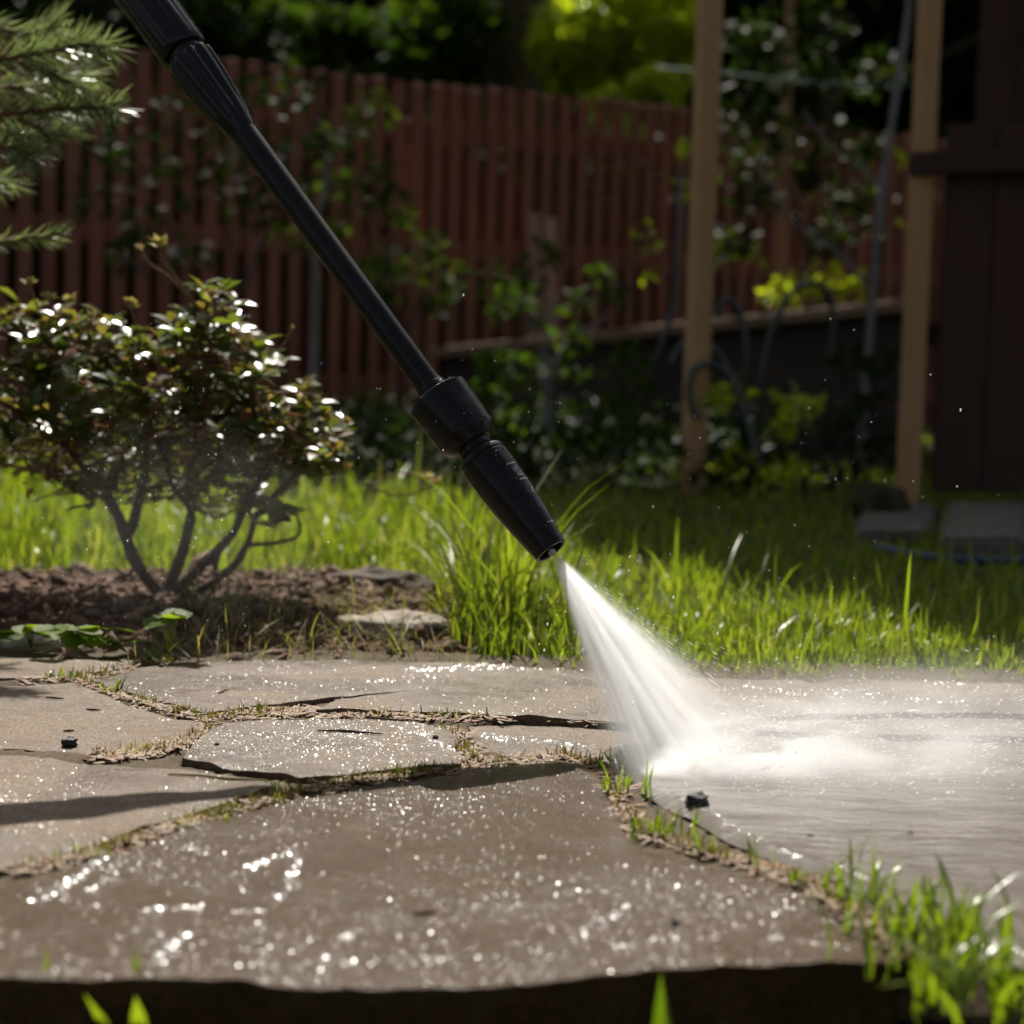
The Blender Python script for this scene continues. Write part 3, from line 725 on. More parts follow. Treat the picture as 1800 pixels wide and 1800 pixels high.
def lawn_points(n, y0, y1):
    Y = RNG.uniform(y0, y1, n * 3); X = RNG.uniform(-.33, .36, n * 3) * Y * 1.05
    P = np.stack([X, Y, np.full(len(X), -.006)], 1); px, py = proj_np(P)
    e = np.interp(px, EX, EY) + np.abs(RNG.normal(0, 8, len(px))) * np.where(RNG.uniform(size=len(px)) < .5, 1, -1.2)
    k = (py < e) & ~((Y > 3.9 + .4 * np.sin(X * 5)) & (px < 1180)); return P[k][:n], px[k][:n], py[k][:n]
B_ = []; H_ = []; W_ = []; L_ = []; Bd = []; Az = []
for n, y0, y1, wk in [(13500, 1.72, 2.35, 1), (15000, 2.35, 3.3, 1.25), (12000, 3.3, 5.2, 1.8), (6000, 5.2, 8.5, 3.2)]:
    P, px, py = lawn_points(n, y0, y1)
    N = len(P)
    clump = np.array([nz(a, b, 4, 1) for a, b, _ in P]); cl2 = np.array([nz(a, b, 14, 7) for a, b, _ in P])
    left = 1 / (1 + np.exp((px - 900) / 60))
    h = np.where(RNG.uniform(size=N) < .05, .045, .021) * (1 - left) + .054 * left
    h = h * np.exp(RNG.normal(0, .32, N)) * (1 + .5 * clump + .35 * cl2)
    mc = np.exp(-((px - 900) / 110) ** 2) * np.exp(-((P[:, 1] - 2.05) / .28) ** 2); h *= 1 + 1.1 * mc; h *= np.where(RNG.uniform(size=N) < .02, 1.7, 1)
    edge = np.clip((np.interp(px, EX, EY) - py) / 30, .55, 1); h *= edge
    k = h > .008
    B_.append(P[k]); H_.append(h[k]); W_.append(RNG.uniform(.0016, .0034, N)[k] * wk * (.8 + 5 * h[k])); L_.append(RNG.normal(.12, .22, N)[k]); Bd.append(np.abs(RNG.normal(.25, .38, N))[k]); Az.append(RNG.uniform(0, 2 * math.pi, N)[k])
cat = np.concatenate
lawn = blade_mesh('lawn_grass', cat(B_), cat(H_), cat(W_), cat(L_), np.clip(cat(Bd), 0, 1.3), cat(Az), M_grass)
tag(lawn, 'bright green grass of the lawn behind the paving', 'grass', kind='stuff')

# grass and moss in the joints between the flagstones, with litter of needles
JOINTS = [[(37, 1532), (140, 1508), (240, 1478), (330, 1448), (420, 1422), (530, 1392), (610, 1378), (710, 1362), (820, 1349), (900, 1340), (1000, 1330)],
          [(1000, 1332), (1062, 1352), (1092, 1410), (1125, 1465), (1220, 1495), (1320, 1520), (1420, 1556), (1500, 1605), (1600, 1680)],
          [(130, 1192), (190, 1212), (270, 1240), (360, 1262), (430, 1256), (560, 1250)], [(37, 1196), (130, 1192), (230, 1170), (300, 1160)],
          [(170, 1332), (240, 1327), (310, 1310), (370, 1284)], [(560, 1254), (700, 1256), (900, 1264), (1060, 1274)], [(780, 1280), (815, 1298), (810, 1330), (850, 1338)]]
def along(j, n, sx=7, sy=3):
    out = []; pts = JOINTS[j]; L = [math.hypot(b[0] - a[0], b[1] - a[1]) for a, b in zip(pts, pts[1:])]
    for k in range(n):
        i = RNG.choice(len(L), p=np.array(L) / sum(L)); f = RNG.uniform(); a, b = pts[i], pts[i + 1]
        g = gnd(a[0] + (b[0] - a[0]) * f + RNG.normal(0, sx), a[1] + (b[1] - a[1]) * f + RNG.normal(0, sy), .001)
        if stone_z(g.x, g.y) is None: out.append((g.x, g.y, joint_z(g.x, g.y) - .001))
    return out
mp = []
for j, n in enumerate([2600, 2200, 1300, 420, 600, 500, 260]): mp += along(j, n)
mp = np.array(mp); N = len(mp)
patchy = np.array([nz(a, b, 22, 11) for a, b, _ in mp]); k = patchy > RNG.uniform(-.35, .5, N); mp = mp[k]; N = len(mp)
tag(blade_mesh('joint_moss', mp, RNG.uniform(.004, .013, N), RNG.uniform(.0008, .0018, N), RNG.normal(0, .5, N), np.abs(RNG.normal(.3, .4, N)), RNG.uniform(0, 6.28, N), M_moss), 'moss and fine weeds filling the joints between the flagstones', 'moss', kind='stuff')
# litter: needles, straw, flakes
lp = []
for j, n in enumerate([900, 800, 900, 220, 700, 500, 220]): lp += along(j, n, 9, 4)
lp = np.array(lp); N = len(lp); lp[:, 2] += RNG.uniform(.001, .004, N)
Aa = RNG.uniform(0, 6.28, N); dirs = np.stack([np.cos(Aa), np.sin(Aa), RNG.normal(0, .15, N)], 1)
NV = [(-1, -1, 0), (1, -1, 0), (1, 1, 0), (-1, 1, 0), (0, -1, 1.2), (0, 1, 1.2)]; NF = [(0, 1, 2, 3), (0, 4, 5, 3), (1, 2, 5, 4), (0, 1, 4), (2, 3, 5)]
tag(scatter('joint_litter', NV, NF, lp, frames(dirs, np.repeat([[0, 0, 1.0]], N, 0)), np.stack([RNG.uniform(.0003, .0016, N), RNG.uniform(.002, .012, N), RNG.uniform(.0003, .0008, N)], 1), M_litter), 'dry needles and leaf crumbs lying in the paving joints', 'litter', kind='stuff')
# soil crumbs and mulch on the garden bed
q = RNG.uniform((-.85, 1.75), (.05, 2.6), (9000, 2)); k = np.array([in_bed(a, b) for a, b in q]); q = q[k]; N = len(q)
P = np.array([(a, b, bed_z(a, b)) for a, b in q]); sz = .0022 * np.exp(RNG.normal(0, .6, N))
tag(scatter('soil_crumbs', DV[:], DF, P, rand_rot(N), np.stack([sz, sz * RNG.uniform(.4, 1, N), sz * RNG.uniform(1, 2.6, N)], 1), M_chip, smooth=False), 'crumbs of brown soil and bark on the garden bed', 'soil', kind='stuff')
# straws and thin dead blades on the bed
q = RNG.uniform((-.35, 1.78), (.03, 2.2), (1500, 2)); q = q[np.array([in_bed(a, b) for a, b in q])][:420]; N = len(q)
P = np.array([(a, b, bed_z(a, b)) for a, b in q])
M_straw = leaf_mat('straw', [(.16, .17, .05), (.30, .24, .12), (.10, .14, .03)], .4, .5, .3)
tag(blade_mesh('bed_weeds', P, RNG.uniform(.015, .06, N), RNG.uniform(.0009, .002, N), RNG.normal(.4, .5, N), np.abs(RNG.normal(.5, .5, N)), RNG.uniform(0, 6.28, N), M_straw), 'sparse weeds and dead straw on the garden bed', 'weeds', kind='stuff')

def blade_obj(name, H, W, lean, bend, az, base, mat, parent, seg=5):
    V = []; Fc = []; d = Vector((math.cos(az), math.sin(az), 0)); s_ = Vector((-math.sin(az), math.cos(az), 0))
    for i in range(seg + 1):
        f = i / seg; c = Vector(base) + d * H * (lean * f + bend * f * f) + Vector((0, 0, H * max(.1 * f, f - .42 * abs(bend) * f ** 2.4)))
        ww = W * (.75 + .5 * f) * (1 - f ** 2.5)
        if i < seg: V += [c - s_ * ww * .5 + d * ww * .18, c, c + s_ * ww * .5 + d * ww * .18]
        else: V.append(c)
    for i in range(seg - 1):
        for k in (0, 1): Fc.append((i * 3 + k, i * 3 + k + 1, i * 3 + k + 4, i * 3 + k + 3))
    b = (seg - 1) * 3; Fc += [(b, b + 1, b + 3), (b + 1, b + 2, b + 3)]
    return link(name, mesh(name, V, Fc), mat, parent)
def tuft(px, py, z, n, h0, h1, w0, label, spread=.02, group=None, leanx=0.0, Y=None):
    z = z if Y is not None else -.002; c = gnd(px, py, 0) if Y is None else Vector((at(px, py, Y).x, Y, z)); t_ = thing('grass_tuft', label, 'grass tuft', c, group)
    for k in range(n):
        a = random.uniform(0, 6.283)
        b = c + Vector((random.gauss(0, spread), random.gauss(0, spread * .7), 0))
        blade_obj('blade', random.uniform(h0, h1), w0 * random.uniform(.6, 1.3), random.gauss(leanx, .25), abs(random.gauss(.4, .4)), a, b, M_tuft, t_)
tuft(1690, 1712, -.02, 54, .02, .06, .0046, 'largest wet grass tuft at the right front corner of the paving', .022)
tuft(1605, 1645, -.018, 40, .015, .048, .0040, 'wet grass tuft just left of the largest one beside the big front slab', .018)
tuft(1505, 1585, -.012, 16, .015, .042, .0034, 'grass tuft where the dark joint meets the puddle on the right', .012)
tuft(1735, 1775, -.03, 48, .02, .06, .0048, 'grass tuft below the right front corner of the big slab', .024)
tuft(1160, 1470, -.012, 44, .008, .026, .0016, 'low mossy grass tuft in the joint at the slab corner under the spray', .011)
tuft(1105, 1398, -.012, 16, .014, .034, .0022, 'small grass tuft in the joint right where the spray hits', .008)
tuft(1060, 1352, -.012, 14, .008, .022, .0016, 'tiny grass tuft at the top right corner of the big slab', .007)
tuft(1238, 1500, -.012, 4, .018, .03, .002, 'lone short blades sticking up before the dark pebble in the puddle', .003)
tuft(1335, 1530, -.012, 4, .014, .026, .002, 'few blades in the joint halfway along the puddle edge', .004)
tuft(1385, 1556, -.012, 6, .010, .02, .0018, 'short blades in the dark joint left of the puddle-side tuft', .005)
tuft(895, 1342, -.012, 8, .006, .014, .0014, 'tiny green sprout at the middle of the long joint behind the slab', .005)
tuft(330, 1452, -.012, 22, .006, .014, .0014, 'bright weeds in the left joint beside the big slab', .014)
tuft(140, 1510, -.012, 20, .006, .016, .0015, 'green weeds in the joint near the left border', .012)
tuft(510, 1392, -.012, 14, .006, .012, .0014, 'weeds where the left joint meets the middle flagstone', .010)
tuft(205, 1220, -.012, 7, .010, .02, .003, 'broad-leaved sprout in the joint of the upper left flagstones', .003)
tuft(108, 1192, -.012, 6, .006, .012, .0026, 'small sprout on the joint below the far left flagstone', .004)
tuft(315, 1252, -.012, 9, .006, .014, .0012, 'thin grass sprout at the tip of the pale upper flagstone', .005)
tuft(236, 1325, -.012, 12, .006, .014, .0012, 'thin grass sprouts beside the left stones near the black lump', .008)
tuft(240, 1770, -.07, 8, .070, .095, .014, 'blurred broad green leaves before the slab at lower left', .004, Y=.925)
tuft(1140, 1790, -.07, 6, .070, .090, .011, 'blurred green blades before the slab at lower centre', .006, Y=.92)
tuft(70, 1790, -.07, 6, .065, .090, .007, 'blurred thin blades before the slab at the lower left corner', .010, Y=.925)

# ------------------------------------------------------------------ pebbles, twigs and flat stones
M_peb = plain_mat('dark_pebble', (.016, .014, .013), .55, .5, 300, .5, .9, 500)
M_pale = plain_mat('pale_stone', (.30, .25, .20), .85, .35, 60, .3, .8, 200)
M_twig = plain_mat('twig_bark', (.11, .065, .04), .8, .4, 200, .3)
def lump(name, label, cat_, c, size, mat, seed, sub=3, rough=.35, group=None, freq=1.6):
    bm = bmesh.new(); bmesh.ops.create_icosphere(bm, subdivisions=sub, radius=1)
    for v_ in bm.verts:
        d = 1 + rough * noise.noise(v_.co * freq + Vector((seed, 0, 0))) + rough * .5 * noise.noise(v_.co * freq * 2.7 + Vector((0, seed, 0)))
        v_.co = Vector((v_.co.x * d * size[0], v_.co.y * d * size[1], v_.co.z * d * size[2]))
    me = bpy.data.meshes.new(name); bm.to_mesh(me); bm.free()
    me.polygons.foreach_set('use_smooth', [sub > 2] * len(me.polygons))
    o = link(name, me, mat); o.location = c; return tag(o, label, cat_, group)
def on_stone(px, py):
    g = gnd(px, py); z = stone_z(g.x, g.y); return Vector((g.x, g.y, z if z is not None else 0))
for px, py, s, lab in [(122, 1313, .0058, 'rough black lump on the left flagstone near the border'), (1225, 1424, .0078, 'dark pebble standing in the puddle below the spray'),
                       (765, 1313, .0022, 'small dark crumb at the right end of the middle flagstone'), (314, 1268, .0020, 'small black crumb at the right tip of the left flagstone'),
                       (381, 1324, .0018, 'tiny dark crumb near the left corner of the middle flagstone'), (1186, 1640, .0022, 'dark crumb on the wet front slab at lower right'),
                       (283, 1181, .0022, 'dark crumb on the pale upper flagstone'), (1423, 1480, .0022, 'small wet pebble in the puddle right of the dark one'),
                       (1600, 1475, .0018, 'tiny pebble in the puddle near the right border'), (1386, 1440, .0016, 'tiny pebble breaking the puddle surface in its middle')]:
    c = on_stone(px, py); lump('pebble', lab, 'pebble', c + Vector((0, 0, s * .45 + (.006 if px > 1200 and py < 1500 else 0))), (s, s * .8, s * .72), M_peb, px * .013, 3, .5, freq=2.4)
for k, (x0, y0, x1, y1, lab) in enumerate([(558, 1298, 672, 1304, 'thin brown twig lying on the middle flagstone'), (640, 1274, 720, 1278, 'thin dark twig near the back of the middle flagstone'), (726, 1622, 768, 1612, 'short curved brown stem on the big wet slab'),
                                            (80, 1232, 112, 1233, 'dark needle lying on the back of the left flagstone'), (152, 1252, 176, 1255, 'curved dark needle in the middle of the left flagstone'), (112, 1288, 130, 1288, 'short dark needle above the black lump'),
                                            (384, 1230, 402, 1222, 'pale curved straw on the upper flagstone'), (250, 1474, 310, 1455, 'pale straw lying across the left joint'), (295, 1372, 500, 1386, 'long green stalk lying on the left flagstone')]):
    a, b = on_stone(x0, y0), on_stone(x1, y1); pts = []
    for f in np.linspace(0, 1, 7):
        p = a.lerp(b, f); p.z = (stone_z(p.x, p.y) or -.006) + .0012; p += Vector((0, .0015 * math.sin(3.1 * f + k), 0)); pts.append(p)
    mb = MB(); mb.tube(pts, [.0005 + .0005 * math.sin(3 * f + .2) for f in np.linspace(0, 1, 7)], 5)
    tag(mb.build('twig', M_straw if k >= 6 else M_twig), lab, 'twig')
lump('flat_stone', 'pale flat stone in the bed between the soil and the lawn', 'stone', gnd(695, 1118) + Vector((0, 0, .010)), (.062, .045, .014), M_pale, 3.3, 4, .35)
lump('flat_stone', 'brown stone edging the soil behind the pale flat stone', 'stone', gnd(665, 1050) + Vector((0, .02, .012)), (.065, .03, .018), plain_mat('brown_stone', (.11, .085, .065), .9, .4, 60, .3, .8, 200), 7.1, 4, .4)
lump('flat_stone', 'small pale stone under the strawberry leaves at the left border', 'stone', gnd(60, 1138) + Vector((0, 0, .003)), (.03, .02, .010), M_pale, 9.1, 4, .35)

# ------------------------------------------------------------------ leaf template
LV = [(0, 0, 0), (-.23, .28, .07), (-.27, .58, .08), (0, 1, -.06), (.27, .58, .08), (.23, .28, .07), (0, .30, .0), (0, .62, .0)]
LF = [(0, 6, 1), (6, 7, 2, 1), (7, 3, 2), (0, 5, 6), (5, 4, 7, 6), (4, 3, 7)]
def leaves(name, P, dirs, ups, size, mat, parent=None, width=1.0):
    N = len(P); size = np.asarray(size)
    return scatter(name, LV, LF, np.asarray(P), frames(np.asarray(dirs), np.asarray(ups)), np.stack([size * width, size, size], 1), mat, parent)

# ------------------------------------------------------------------ rhododendron-like bush
M_bark = plain_mat('shrub_bark', (.085, .055, .042), .85, .5, 120, .3, .9, 250, stretch=(1, 1, .35))
BUSHM = [leaf_mat('bush_leaf_green', [(.05, .075, .018), (.10, .13, .03)], .4, .25, .5, per='obj'), leaf_mat('bush_leaf_fresh', [(.11, .15, .02), (.18, .22, .04)], .42, .3, .5, per='obj'),
         leaf_mat('bush_leaf_brown', [(.14, .075, .04), (.24, .14, .07)], .28, .3, .5, (1.4, 1.1, .6), per='obj')]
M_bushmass = leaf_mat('bush_foliage', [(.06, .08, .022), (.10, .12, .03), (.07, .085, .024), (.19, .11, .06), (.15, .18, .035), (.06, .075, .022), (.26, .17, .09), (.20, .22, .06)], .45, .25, .5)
M_bud = leaf_mat('bud_scale', [(.42, .38, .12), (.50, .44, .18), (.34, .24, .12)], .3, .6, .3, (1.05, 1, .7))
BY = 2.22
bush = thing('bush', 'small glossy-leaved bush with bare lower stems growing from the soil on the left', 'bush', gnd(290, 1082))
def bp(px, py, dy=0.0): return at(px, py, BY + dy)
limbs = [([(286, 1092), (284, 1058), (266, 1025), (238, 985), (215, 930), (192, 878), (165, 840), (120, 790), (90, 740)], .0, -.05, .0125),
         ([(222, 945), (240, 900), (250, 850), (262, 780), (258, 720), (240, 670), (235, 640)], .0, .03, .008),
         ([(288, 1092), (291, 1056), (304, 1015), (322, 965), (335, 900), (330, 850), (345, 780), (360, 700), (375, 620)], .0, .05, .0105),
         ([(290, 1092), (297, 1055), (340, 1008), (390, 960), (425, 905), (450, 850), (480, 800), (520, 760)], .0, -.03, .0095),
         ([(290, 1094), (302, 1062), (365, 1030), (415, 990), (436, 955), (445, 920), (470, 880)], .0, .04, .0085),
         ([(432, 958), (480, 955), (515, 945), (528, 925), (518, 900)], -.01, -.02, .0035),
         ([(385, 962), (380, 1000), (386, 1022)], .0, .0, .005), ([(192, 878), (150, 862), (110, 850), (85, 828), (82, 815)], -.02, -.04, .004),
         ([(335, 900), (300, 840), (290, 800), (255, 745)], .01, -.04, .005), ([(345, 780), (400, 720), (440, 680), (455, 640)], .03, .02, .005),
         ([(238, 985), (225, 1010), (205, 1000)], .0, -.02, .004)]
nodes = []
for pts, d0, d1, r0 in limbs:
    n = len(pts); path = [bp(x, y, d0 + (d1 - d0) * i / (n - 1)) for i, (x, y) in enumerate(pts)]
    sp_ = smooth_path(path, 5); sp_ = [p + Vector((nz(p.x, p.z, 40), nz(p.x, p.z, 40, 3), 0)) * .0035 for p in sp_]
    mb = MB(); L = len(sp_); mb.tube(sp_, [max(.0016, .8 * r0 * (1 - .72 * i / L) * (1 + .25 * nz(p.x, p.z, 60, 5))) for i, p in enumerate(sp_)], 8)
    mb.build('limb', M_bark, bush); nodes += [p for p in sp_ if proj(*p)[1] < 890]
CL = [(100, 600, 62, 9), (55, 660, 55, 8), (170, 612, 60, 10), (245, 628, 55, 9), (320, 618, 50, 9), (378, 575, 45, 9), (405, 625, 50, 9), (445, 645, 45, 7), (85, 725, 65, 9), (175, 700, 65, 9), (268, 690, 50, 7), (350, 695, 50, 7), (425, 700, 50, 8),
      (500, 735, 55, 10), (555, 745, 50, 9), (545, 785, 45, 8), (475, 785, 55, 9), (588, 765, 24, 4), (405, 765, 45, 6), (440, 850, 45, 6), (480, 900, 32, 4), (372, 540, 36, 6), (120, 790, 60, 7), (40, 760, 50, 7), (200, 780, 45, 5), (0, 700, 70, 9), (-40, 640, 60, 9), (-20, 760, 60, 7), (350, 830, 40, 4), (440, 745, 50, 8), (520, 700, 40, 5), (60, 570, 40, 5), (372, 505, 22, 3), (150, 560, 26, 3), (30, 540, 26, 3), (440, 598, 24, 3), (250, 580, 22, 2), (300, 850, 36, 3), (400, 880, 34, 3), (150, 850, 36, 3)]
M_straw2 = plain_mat('dry_twig', (.19, .11, .05), .8, .3, 100, .3)
tw = MB(); lP = []; lD = []; lU = []; lS = []; tips = []
rb = random.Random(21)
for cx_, cy_, rr_, nt in CL:
    cdy = rb.uniform(-.07, .09)
    hub = bp(cx_, cy_ + rr_ * .7, cdy)
    nd = min(nodes, key=lambda p: (p - hub).length); md = nd.lerp(hub, .55) + Vector((rb.uniform(-.01, .01), rb.uniform(-.01, .01), -.006))
    tw.tube(smooth_path([nd, md, hub], 4), [.0028 - .0012 * i / 8 for i in range(9)], 5)
    for k in range(int(nt * 1.3)):
        a = rb.uniform(0, 6.283); rr2 = rr_ * 1.3 * math.sqrt(rb.random())
        tip = bp(cx_ + rr2 * math.cos(a) * 1.05, cy_ + rr2 * math.sin(a) * .8, cdy + rb.uniform(-.06, .06))
        mm = hub.lerp(tip, .5) + Vector((rb.uniform(-.008, .008), rb.uniform(-.008, .008), -.004))
        tw.tube([hub, mm, tip], [.0013, .0011, .0008], 4, False)
        tips.append(tip); n = rb.randint(4, 8)
        for q in range(n):
            b = 6.283 * q / n + rb.uniform(-.3, .3); el = rb.gauss(.15, .38)
            d = Vector((math.cos(b) * math.cos(el), math.sin(b) * math.cos(el), math.sin(el)))
            upv = Vector((rb.gauss(0, .22), rb.gauss(-.22, .28), 1))
            lP.append(tip - Vector((0, 0, rb.uniform(0, .012)))); lD.append(d); lU.append(upv); lS.append(rb.uniform(.017, .032))
for k in range(230):                         # tangle of fine bare twigs with dead leaves inside the bush
    nd = rb.choice(nodes); e = bp(rb.uniform(40, 540), rb.uniform(700, 905) , rb.uniform(-.08, .1))
    if (e - nd).length > .10: e = nd + (e - nd).normalized() * rb.uniform(.05, .10)
    mm = nd.lerp(e, .5) + Vector((rb.uniform(-.012, .012), rb.uniform(-.012, .012), rb.uniform(-.012, .006)))
    tw.tube(smooth_path([nd, mm, e], 3), [.0014 - .0001 * i for i in range(7)], 4, False)
    for q in range(rb.randint(0, 4)):
        d = Vector((rb.gauss(0, 1), rb.gauss(0, 1), rb.gauss(0, .6))); lP.append(e + Vector((rb.gauss(0, .006), rb.gauss(0, .006), rb.gauss(0, .006)))); lD.append(d); lU.append(Vector((rb.gauss(0, .5), rb.gauss(-.2, .5), 1))); lS.append(rb.uniform(.009, .018))
tag(tw.build('twigs', M_straw2, bush), kind='stuff')
lP, lD, lU, lS = map(np.array, (lP, lD, lU, lS))
order = np.argsort(lP[:, 1] - 4 * lS); near = order[:300]; rest = order[300:]
leaf_me = [mesh('leaf', LV, LF) for _ in BUSHM]
fr = frames(lD[near], lU[near])
for i, j in enumerate(near):
    k = 0 if rb.random() < .6 else (1 if rb.random() < .45 else 2)
    me = leaf_me[k]
    o = bpy.data.objects.new('leaf', me); COL.objects.link(o)
    if not me.materials: me.materials.append(BUSHM[k])
    o.matrix_basis = Matrix.Translation(lP[j]) @ Matrix(fr[i].tolist()).to_4x4() @ Matrix.Scale(lS[j], 4); adopt(o, bush)
tag(leaves('foliage', lP[rest], lD[rest], lU[rest], lS[rest], M_bushmass, bush), kind='stuff')
def bud_twig(pts, dy=0.0, n=9, r=.0021, bud=.010):
    path = smooth_path([bp(x, y, dy) for x, y in pts], 4); mb = MB(); mb.tube(path, [r * (1 - .45 * i / len(path)) for i in range(len(path))], 5); st = mb.build('bare_twig', M_straw2, bush)
    e = path[-1]; P = []; D = []; U = []; S_ = []
    for k in range(n):
        a = 6.283 * k / n; d = Vector((math.cos(a) * .7, math.sin(a) * .7, rb.uniform(.2, 1.7))); P.append(e); D.append(d); U.append(Vector((-d.x, -d.y, 1))); S_.append(bud * rb.uniform(.9, 1.5))
    leaves('bud', P, np.array(D), np.array(U), S_, M_bud, st, 1.3)
bud_twig([(385, 580), (345, 535), (300, 490), (265, 465), (245, 440)], -.02, 7, .0028, .007)
bud_twig([(330, 520), (305, 480), (285, 455), (280, 436)], -.02, 11, .0018, .013)
bud_twig([(250, 610), (240, 575), (230, 545)], -.03, 10, .0016, .012); bud_twig([(100, 600), (75, 560), (52, 505)], .0, 9, .0018, .011)
bud_twig([(130, 600), (110, 565), (84, 528)], -.03, 9, .0018, .011); bud_twig([(150, 600), (130, 570), (122, 535)], .02, 10, .0018, .012)
bud_twig([(95, 610), (60, 585), (20, 548)], -.02, 6, .0026, .008); bud_twig([(380, 560), (375, 535), (372, 525)], -.02, 9, .0016, .012)
bud_twig([(470, 650), (490, 620), (515, 575)], .02, 4, .0019, .004); bud_twig([(440, 660), (465, 690), (525, 690), (560, 700)], -.01, 3, .0022, .005)
bud_twig([(520, 800), (560, 835), (610, 828)], .0, 6, .0016, .010); bud_twig([(520, 790), (600, 800), (640, 850), (700, 830), (750, 845)], .06, 8, .0016, .011); bud_twig([(640, 850), (690, 870), (735, 865), (765, 850)], .06, 8, .0013, .010)
bud_twig([(585, 770), (600, 760), (610, 748)], -.02, 8, .0013, .010); bud_twig([(180, 620), (165, 590), (160, 560)], -.04, 8, .0014, .009)

# ------------------------------------------------------------------ strawberry-like leafy plants at the bed's front
M_fresh = leaf_mat('strawberry_leaf', [(.12, .19, .02), (.18, .24, .03), (.09, .14, .02)], .6, .55, .2, per='obj')
SLV = []; SLF = []
n = 9
for i in range(n + 1):
    f = i / n; wd = .42 * math.sin(math.pi * min(1, f * .93 + .05)) ** .8 * (1 + .10 * (i % 2)); cup = .18 * wd
    SLV += [(-wd, f, cup + .12 * f * f), (0, f, .12 * f * f), (wd, f, cup + .12 * f * f)]
for i in range(n):
    for k in (0, 1): SLF.append((i * 3 + k, i * 3 + k + 1, i * 3 + k + 4, i * 3 + k + 3))
straw_me = mesh('leaf', SLV, SLF); straw_me.materials.append(M_fresh)
def leafy_plant(px, py, label, spec):
    c = gnd(px, py, .004); t_ = thing('leafy_plant', label, 'leafy plant', c)
    for lx, ly, sz, az, tilt in spec:
        e = at(lx, ly, c.y - .01 + random.uniform(-.02, .02)); mb = MB(); mb.tube(smooth_path([c, c.lerp(e, .5) + Vector((0, 0, .008)), e], 4), .0009, 5); mb.build('stem', M_tuft, t_)
        for s_ in ((0, -.9, .9) if sz > .016 else (0,)):
            o = bpy.data.objects.new('leaf', straw_me); COL.objects.link(o)
            o.matrix_basis = Matrix.Translation(e) @ Matrix.Rotation(az + s_, 4, 'Z') @ Matrix.Rotation(tilt * .6 - .35, 4, 'X') @ Matrix.Rotation(random.uniform(-.35, .35), 4, 'Y') @ Matrix.Scale(1.55 * sz * (1 if s_ == 0 else .8), 4); adopt(o, t_)
leafy_plant(262, 1150, 'fresh green leafy plant with the tallest leaves before the bush', [(258, 1100, .022, -1.3, .7), (262, 1138, .016, -2.6, -.3), (285, 1085, .02, -.9, .5), (240, 1128, .014, 1.2, .3)])
leafy_plant(120, 1140, 'low leafy plant left of the tallest one before the bush', [(95, 1100, .02, -2.8, .2), (118, 1112, .021, -1.7, -.4), (135, 1105, .02, -.4, .1), (150, 1118, .016, -1.2, -.5)])
leafy_plant(185, 1142, 'small leafy plant in the middle of the row before the bush', [(175, 1118, .017, -2.2, -.3), (200, 1105, .018, -.5, .1), (190, 1125, .014, -1.5, -.6)])
leafy_plant(55, 1138, 'leafy plant at the left border before the bush', [(45, 1100, .02, -2.2, .1), (62, 1108, .019, -.9, -.2), (30, 1110, .018, 2.6, 0)])
tuft(300, 1148, .0, 9, .02, .04, .0024, 'thin upright blades beside the tallest leafy plant', .007)
# ------------------------------------------------------------------ fence of red-brown pickets
def wood_mat(name, col, var=.3, rough=.75, per=.12):
    m, t, out = new_mat(name)
    g = geo_pos(t)
    grain = ntex(t, mapping(t, g, (38, 38, 2.2)), 1.0, 5, .6, .6); blot = ntex(t, g, 3.5, 4, .6)
    c = mixc(t, .5, ramp(t, grain, [(.3, tuple(q * (1 - var) for q in col)), (.7, tuple(q * (1 + var) for q in col))]), ramp(t, blot, [(.3, tuple(q * .8 for q in col)), (.7, tuple(q * 1.15 for q in col))]))
    oi = t.nodes.new('ShaderNodeObjectInfo').outputs['Random']
    c = mixc(t, 1.0, c, ramp(t, oi, [(0, 1 - per), (1, 1 + per)]), 'MULTIPLY')
    p = principled(t, Base_Color=c, Roughness=rough, Normal=bump(t, grain, .3, .002)); p.inputs['Specular IOR Level'].default_value = .3
    surf(t, out, p); return m
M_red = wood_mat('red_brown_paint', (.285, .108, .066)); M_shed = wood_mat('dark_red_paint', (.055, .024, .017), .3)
M_pine = wood_mat('pale_timber', (.44, .255, .115), .22, .7, .05); M_sunlit_patch = wood_mat('sunlit_patch_timber', (.46, .27, .21), .2)  # the last timber's pale tone stands for sun on the fence
M_plank = wood_mat('weathered_plank', (.22, .135, .08), .3); M_darkwood = wood_mat('dark_board', (.045, .036, .028), .3)
def fence_pt(px):
    inv = .15625 - 2.65e-5 * (px - 250); return 1 / inv
FA = at(-420, 600, fence_pt(-420)); FB = at(1900, 600, fence_pt(1900)); FA.z = FB.z = 0
FD = (FB - FA); FLEN = FD.length; FD.normalize(); FN = Vector((FD.y, -FD.x, 0))
def ztop(p):
    return 1.20 + .008 * math.sin(p.x * 3)
fence = thing('picket_fence', 'long red-brown wooden picket fence across the background', 'fence', FA)
FM = Matrix((FD, FN, Vector((0, 0, 1)))).transposed()
sp_ = .078; npk = int(FLEN / sp_)
for i in range(npk):
    p = FA + FD * (i * sp_); zt = ztop(p) + random.uniform(-.006, .006)
    mb = MB(); mb.box(p + Vector((0, 0, (zt - .03) / 2)) + FN * .012, (.048 + random.uniform(-.002, .002), .015, zt + .03), FM @ Matrix.Rotation(random.gauss(0, .004), 3, 'Y'), .003)
    mb.build('picket', M_red, fence, False)
